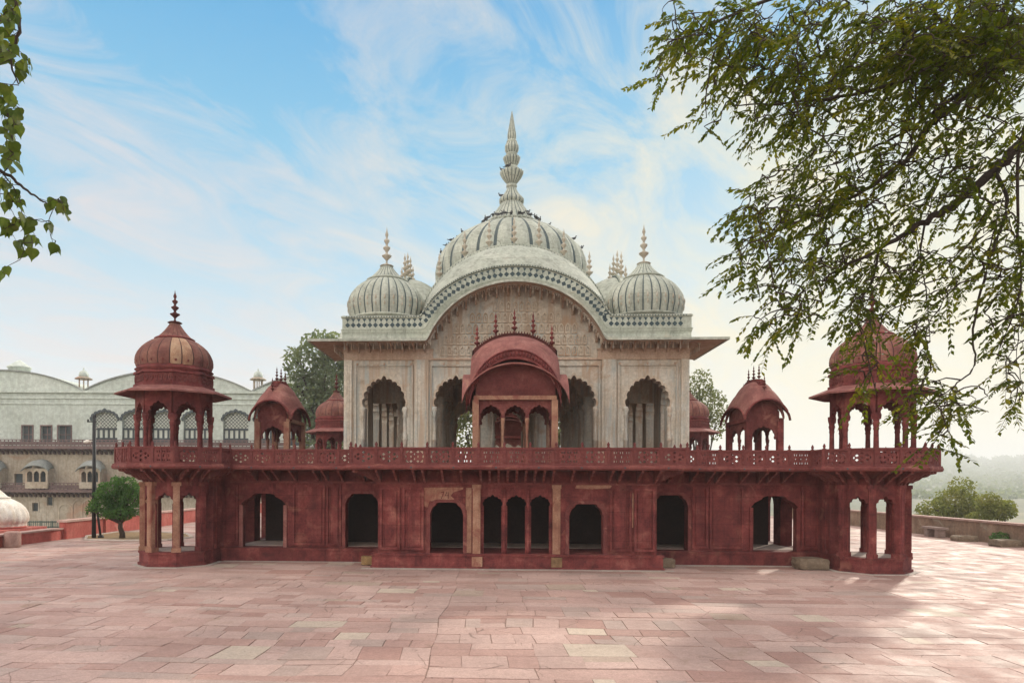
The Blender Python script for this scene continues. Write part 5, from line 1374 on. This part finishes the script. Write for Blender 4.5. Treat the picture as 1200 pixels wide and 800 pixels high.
# ------------------------------------------------------------------ air
mb = MB(); mb.box(-5100, 5100, -5100, 5100, -9, 165); hz = mb.build('haze', [], None); hz['kind'] = 'stuff'
hm = bpy.data.materials.new('haze_air'); hm.use_nodes = True; nt = hm.node_tree; nt.nodes.remove(nt.nodes['Principled BSDF'])
pvn = nt.nodes.new('ShaderNodeVolumePrincipled'); pvn.inputs['Color'].default_value = (.93,.95,.97,1); pvn.inputs['Density'].default_value = HAZE; pvn.inputs['Anisotropy'].default_value = .15
nt.links.new(pvn.outputs[0], nt.nodes['Material Output'].inputs['Volume']); hz.data.materials.append(hm)

# ------------------------------------------------------------------ sky, sun, camera
EL, AZ = radians(SUN_EL), radians(SUN_AZ)
w = bpy.data.worlds.new('World'); SC.world = w; w.use_nodes = True; nt = w.node_tree
bg = nt.nodes['Background']; bg.inputs[1].default_value = SKY_STR
sky = nt.nodes.new('ShaderNodeTexSky'); sky.sky_type = 'NISHITA'; sky.sun_disc = False; sky.sun_elevation = EL; sky.sun_rotation = AZ
sky.air_density = 1.0; sky.dust_density = 1.6; sky.ozone_density = 2.0
hs = N(nt, 'ShaderNodeHueSaturation'); hs.inputs['Saturation'].default_value = 1.15; hs.inputs['Hue'].default_value = .487; nt.links.new(sky.outputs[0], hs.inputs['Color'])
tc = N(nt, 'ShaderNodeTexCoord').outputs['Generated']
sep = N(nt, 'ShaderNodeSeparateXYZ'); nt.links.new(tc, sep.inputs[0])
def math_(op, a, b=None):
    n = N(nt, 'ShaderNodeMath'); n.operation = op
    for i, v in enumerate((a, b)):
        if v is None: continue
        if isinstance(v, bpy.types.NodeSocket): nt.links.new(v, n.inputs[i])
        else: n.inputs[i].default_value = v
    return n.outputs[0]
den = math_('ADD', math_('MAXIMUM', sep.outputs[2], 0), .22)
cb = N(nt, 'ShaderNodeCombineXYZ'); nt.links.new(math_('DIVIDE', sep.outputs[0], den), cb.inputs[0]); nt.links.new(math_('DIVIDE', sep.outputs[1], den), cb.inputs[1])
mp = N(nt, 'ShaderNodeMapping'); mp.vector_type = 'TEXTURE'; mp.inputs['Rotation'].default_value = (0,0,radians(CL_ROT)); mp.inputs['Scale'].default_value = (1.25,.6,1); mp.inputs['Location'].default_value = CL_LOC; nt.links.new(cb.outputs[0], mp.inputs[0])
n1 = noise(nt, mp.outputs[0], 2.6, 10, .66, 1.1)
n2 = noise(nt, cb.outputs[0], .8, 4, .5, .3)
# clear air: blue deepening upwards in view, blended with the physical sky
grad = ramp(nt, [(.0,(.46,.45,.42)),(.10,(.40,.44,.47)),(.26,(.23,.37,.46)),(.44,(.07,.28,.44)),(.57,(.01,.205,.41)),(.70,(.40,.42,.46)),(1.0,(1.6,1.46,1.32))], sep.outputs[2])  # upper stops: pale bright zenith out of view, added as warm fill light
clear = mix(nt, SKY_MIX, hs.outputs[0], mix(nt, 1, grad, (1/SKY_STR,)*3, 'MULTIPLY'))
cov = math_('ADD', math_('MULTIPLY', n1, .85), math_('MULTIPLY', n2, .42))
low = ramp(nt, [(.0, 1.0), (.22, .75), (.42, .30), (.62, 0.0)], sep.outputs[2])       # cloud veil thickens towards the horizon
sd = N(nt, 'ShaderNodeVectorMath'); sd.operation = 'DOT_PRODUCT'; nt.links.new(tc, sd.inputs[0]); sd.inputs[1].default_value = (sin(AZ)*cos(.10), cos(AZ)*cos(.10), sin(.10))
gl = ramp(nt, [(.62, 0.0), (.90, .30), (1.0, 1.0)], sd.outputs['Value'])
cov = math_('ADD', cov, math_('ADD', math_('MULTIPLY', low, .12), math_('MULTIPLY', gl, .12)))
back = math_('MAXIMUM', math_('MULTIPLY', sd.outputs['Value'], -.35), 0.0)  # extra cloud cover behind the camera, added for fill light
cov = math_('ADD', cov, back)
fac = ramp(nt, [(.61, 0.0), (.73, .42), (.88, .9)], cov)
ahead = ramp(nt, [(.0, CL_BACK_FILL), (.45, CL_A), (.78, CL_B), (1.0, CL_C)], math_('MULTIPLY_ADD', sd.outputs['Value'], .5))
ahead.node.inputs[0].links[0].from_node.inputs[2].default_value = .5
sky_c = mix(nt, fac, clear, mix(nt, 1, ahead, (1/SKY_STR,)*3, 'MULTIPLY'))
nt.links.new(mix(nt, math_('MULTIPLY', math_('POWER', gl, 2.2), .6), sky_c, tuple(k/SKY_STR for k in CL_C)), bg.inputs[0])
sl = bpy.data.lights.new('Sun', 'SUN'); sl.energy = SUN_E; sl.angle = radians(2.6); sl.color = (1.0,.90,.76)
so = bpy.data.objects.new('Sun', sl); COL.objects.link(so)
dirv = Vector((sin(AZ)*cos(EL), cos(AZ)*cos(EL), sin(EL))); so.rotation_euler = dirv.to_track_quat('Z', 'Y').to_euler(); so.location = dirv*60
cam = bpy.data.cameras.new('Camera'); co_ = bpy.data.objects.new('Camera', cam); COL.objects.link(co_)
cam.sensor_width = 36; cam.lens = 24; cam.shift_x = 55/1200; cam.shift_y = 163.2/1200; cam.clip_end = 20000; cam.clip_start = .1
co_.matrix_world = Matrix.Translation(CAM) @ Matrix.Rotation(YAW, 4, 'Z') @ Matrix.Rotation(pi/2, 4, 'X') @ Matrix.Rotation(ROLL, 4, 'Z')
SC.camera = co_
SC.render.engine = 'CYCLES'
SC.cycles.use_denoising = True; SC.cycles.max_bounces = 6; SC.cycles.diffuse_bounces = 4; SC.cycles.volume_bounces = 1; SC.cycles.transparent_max_bounces = 6
SC.cycles.use_adaptive_sampling = True; SC.cycles.adaptive_threshold = .015
SC.view_settings.view_transform = 'Standard'; SC.view_settings.look = 'None'; SC.view_settings.exposure = EXPO; SC.view_settings.gamma = 1
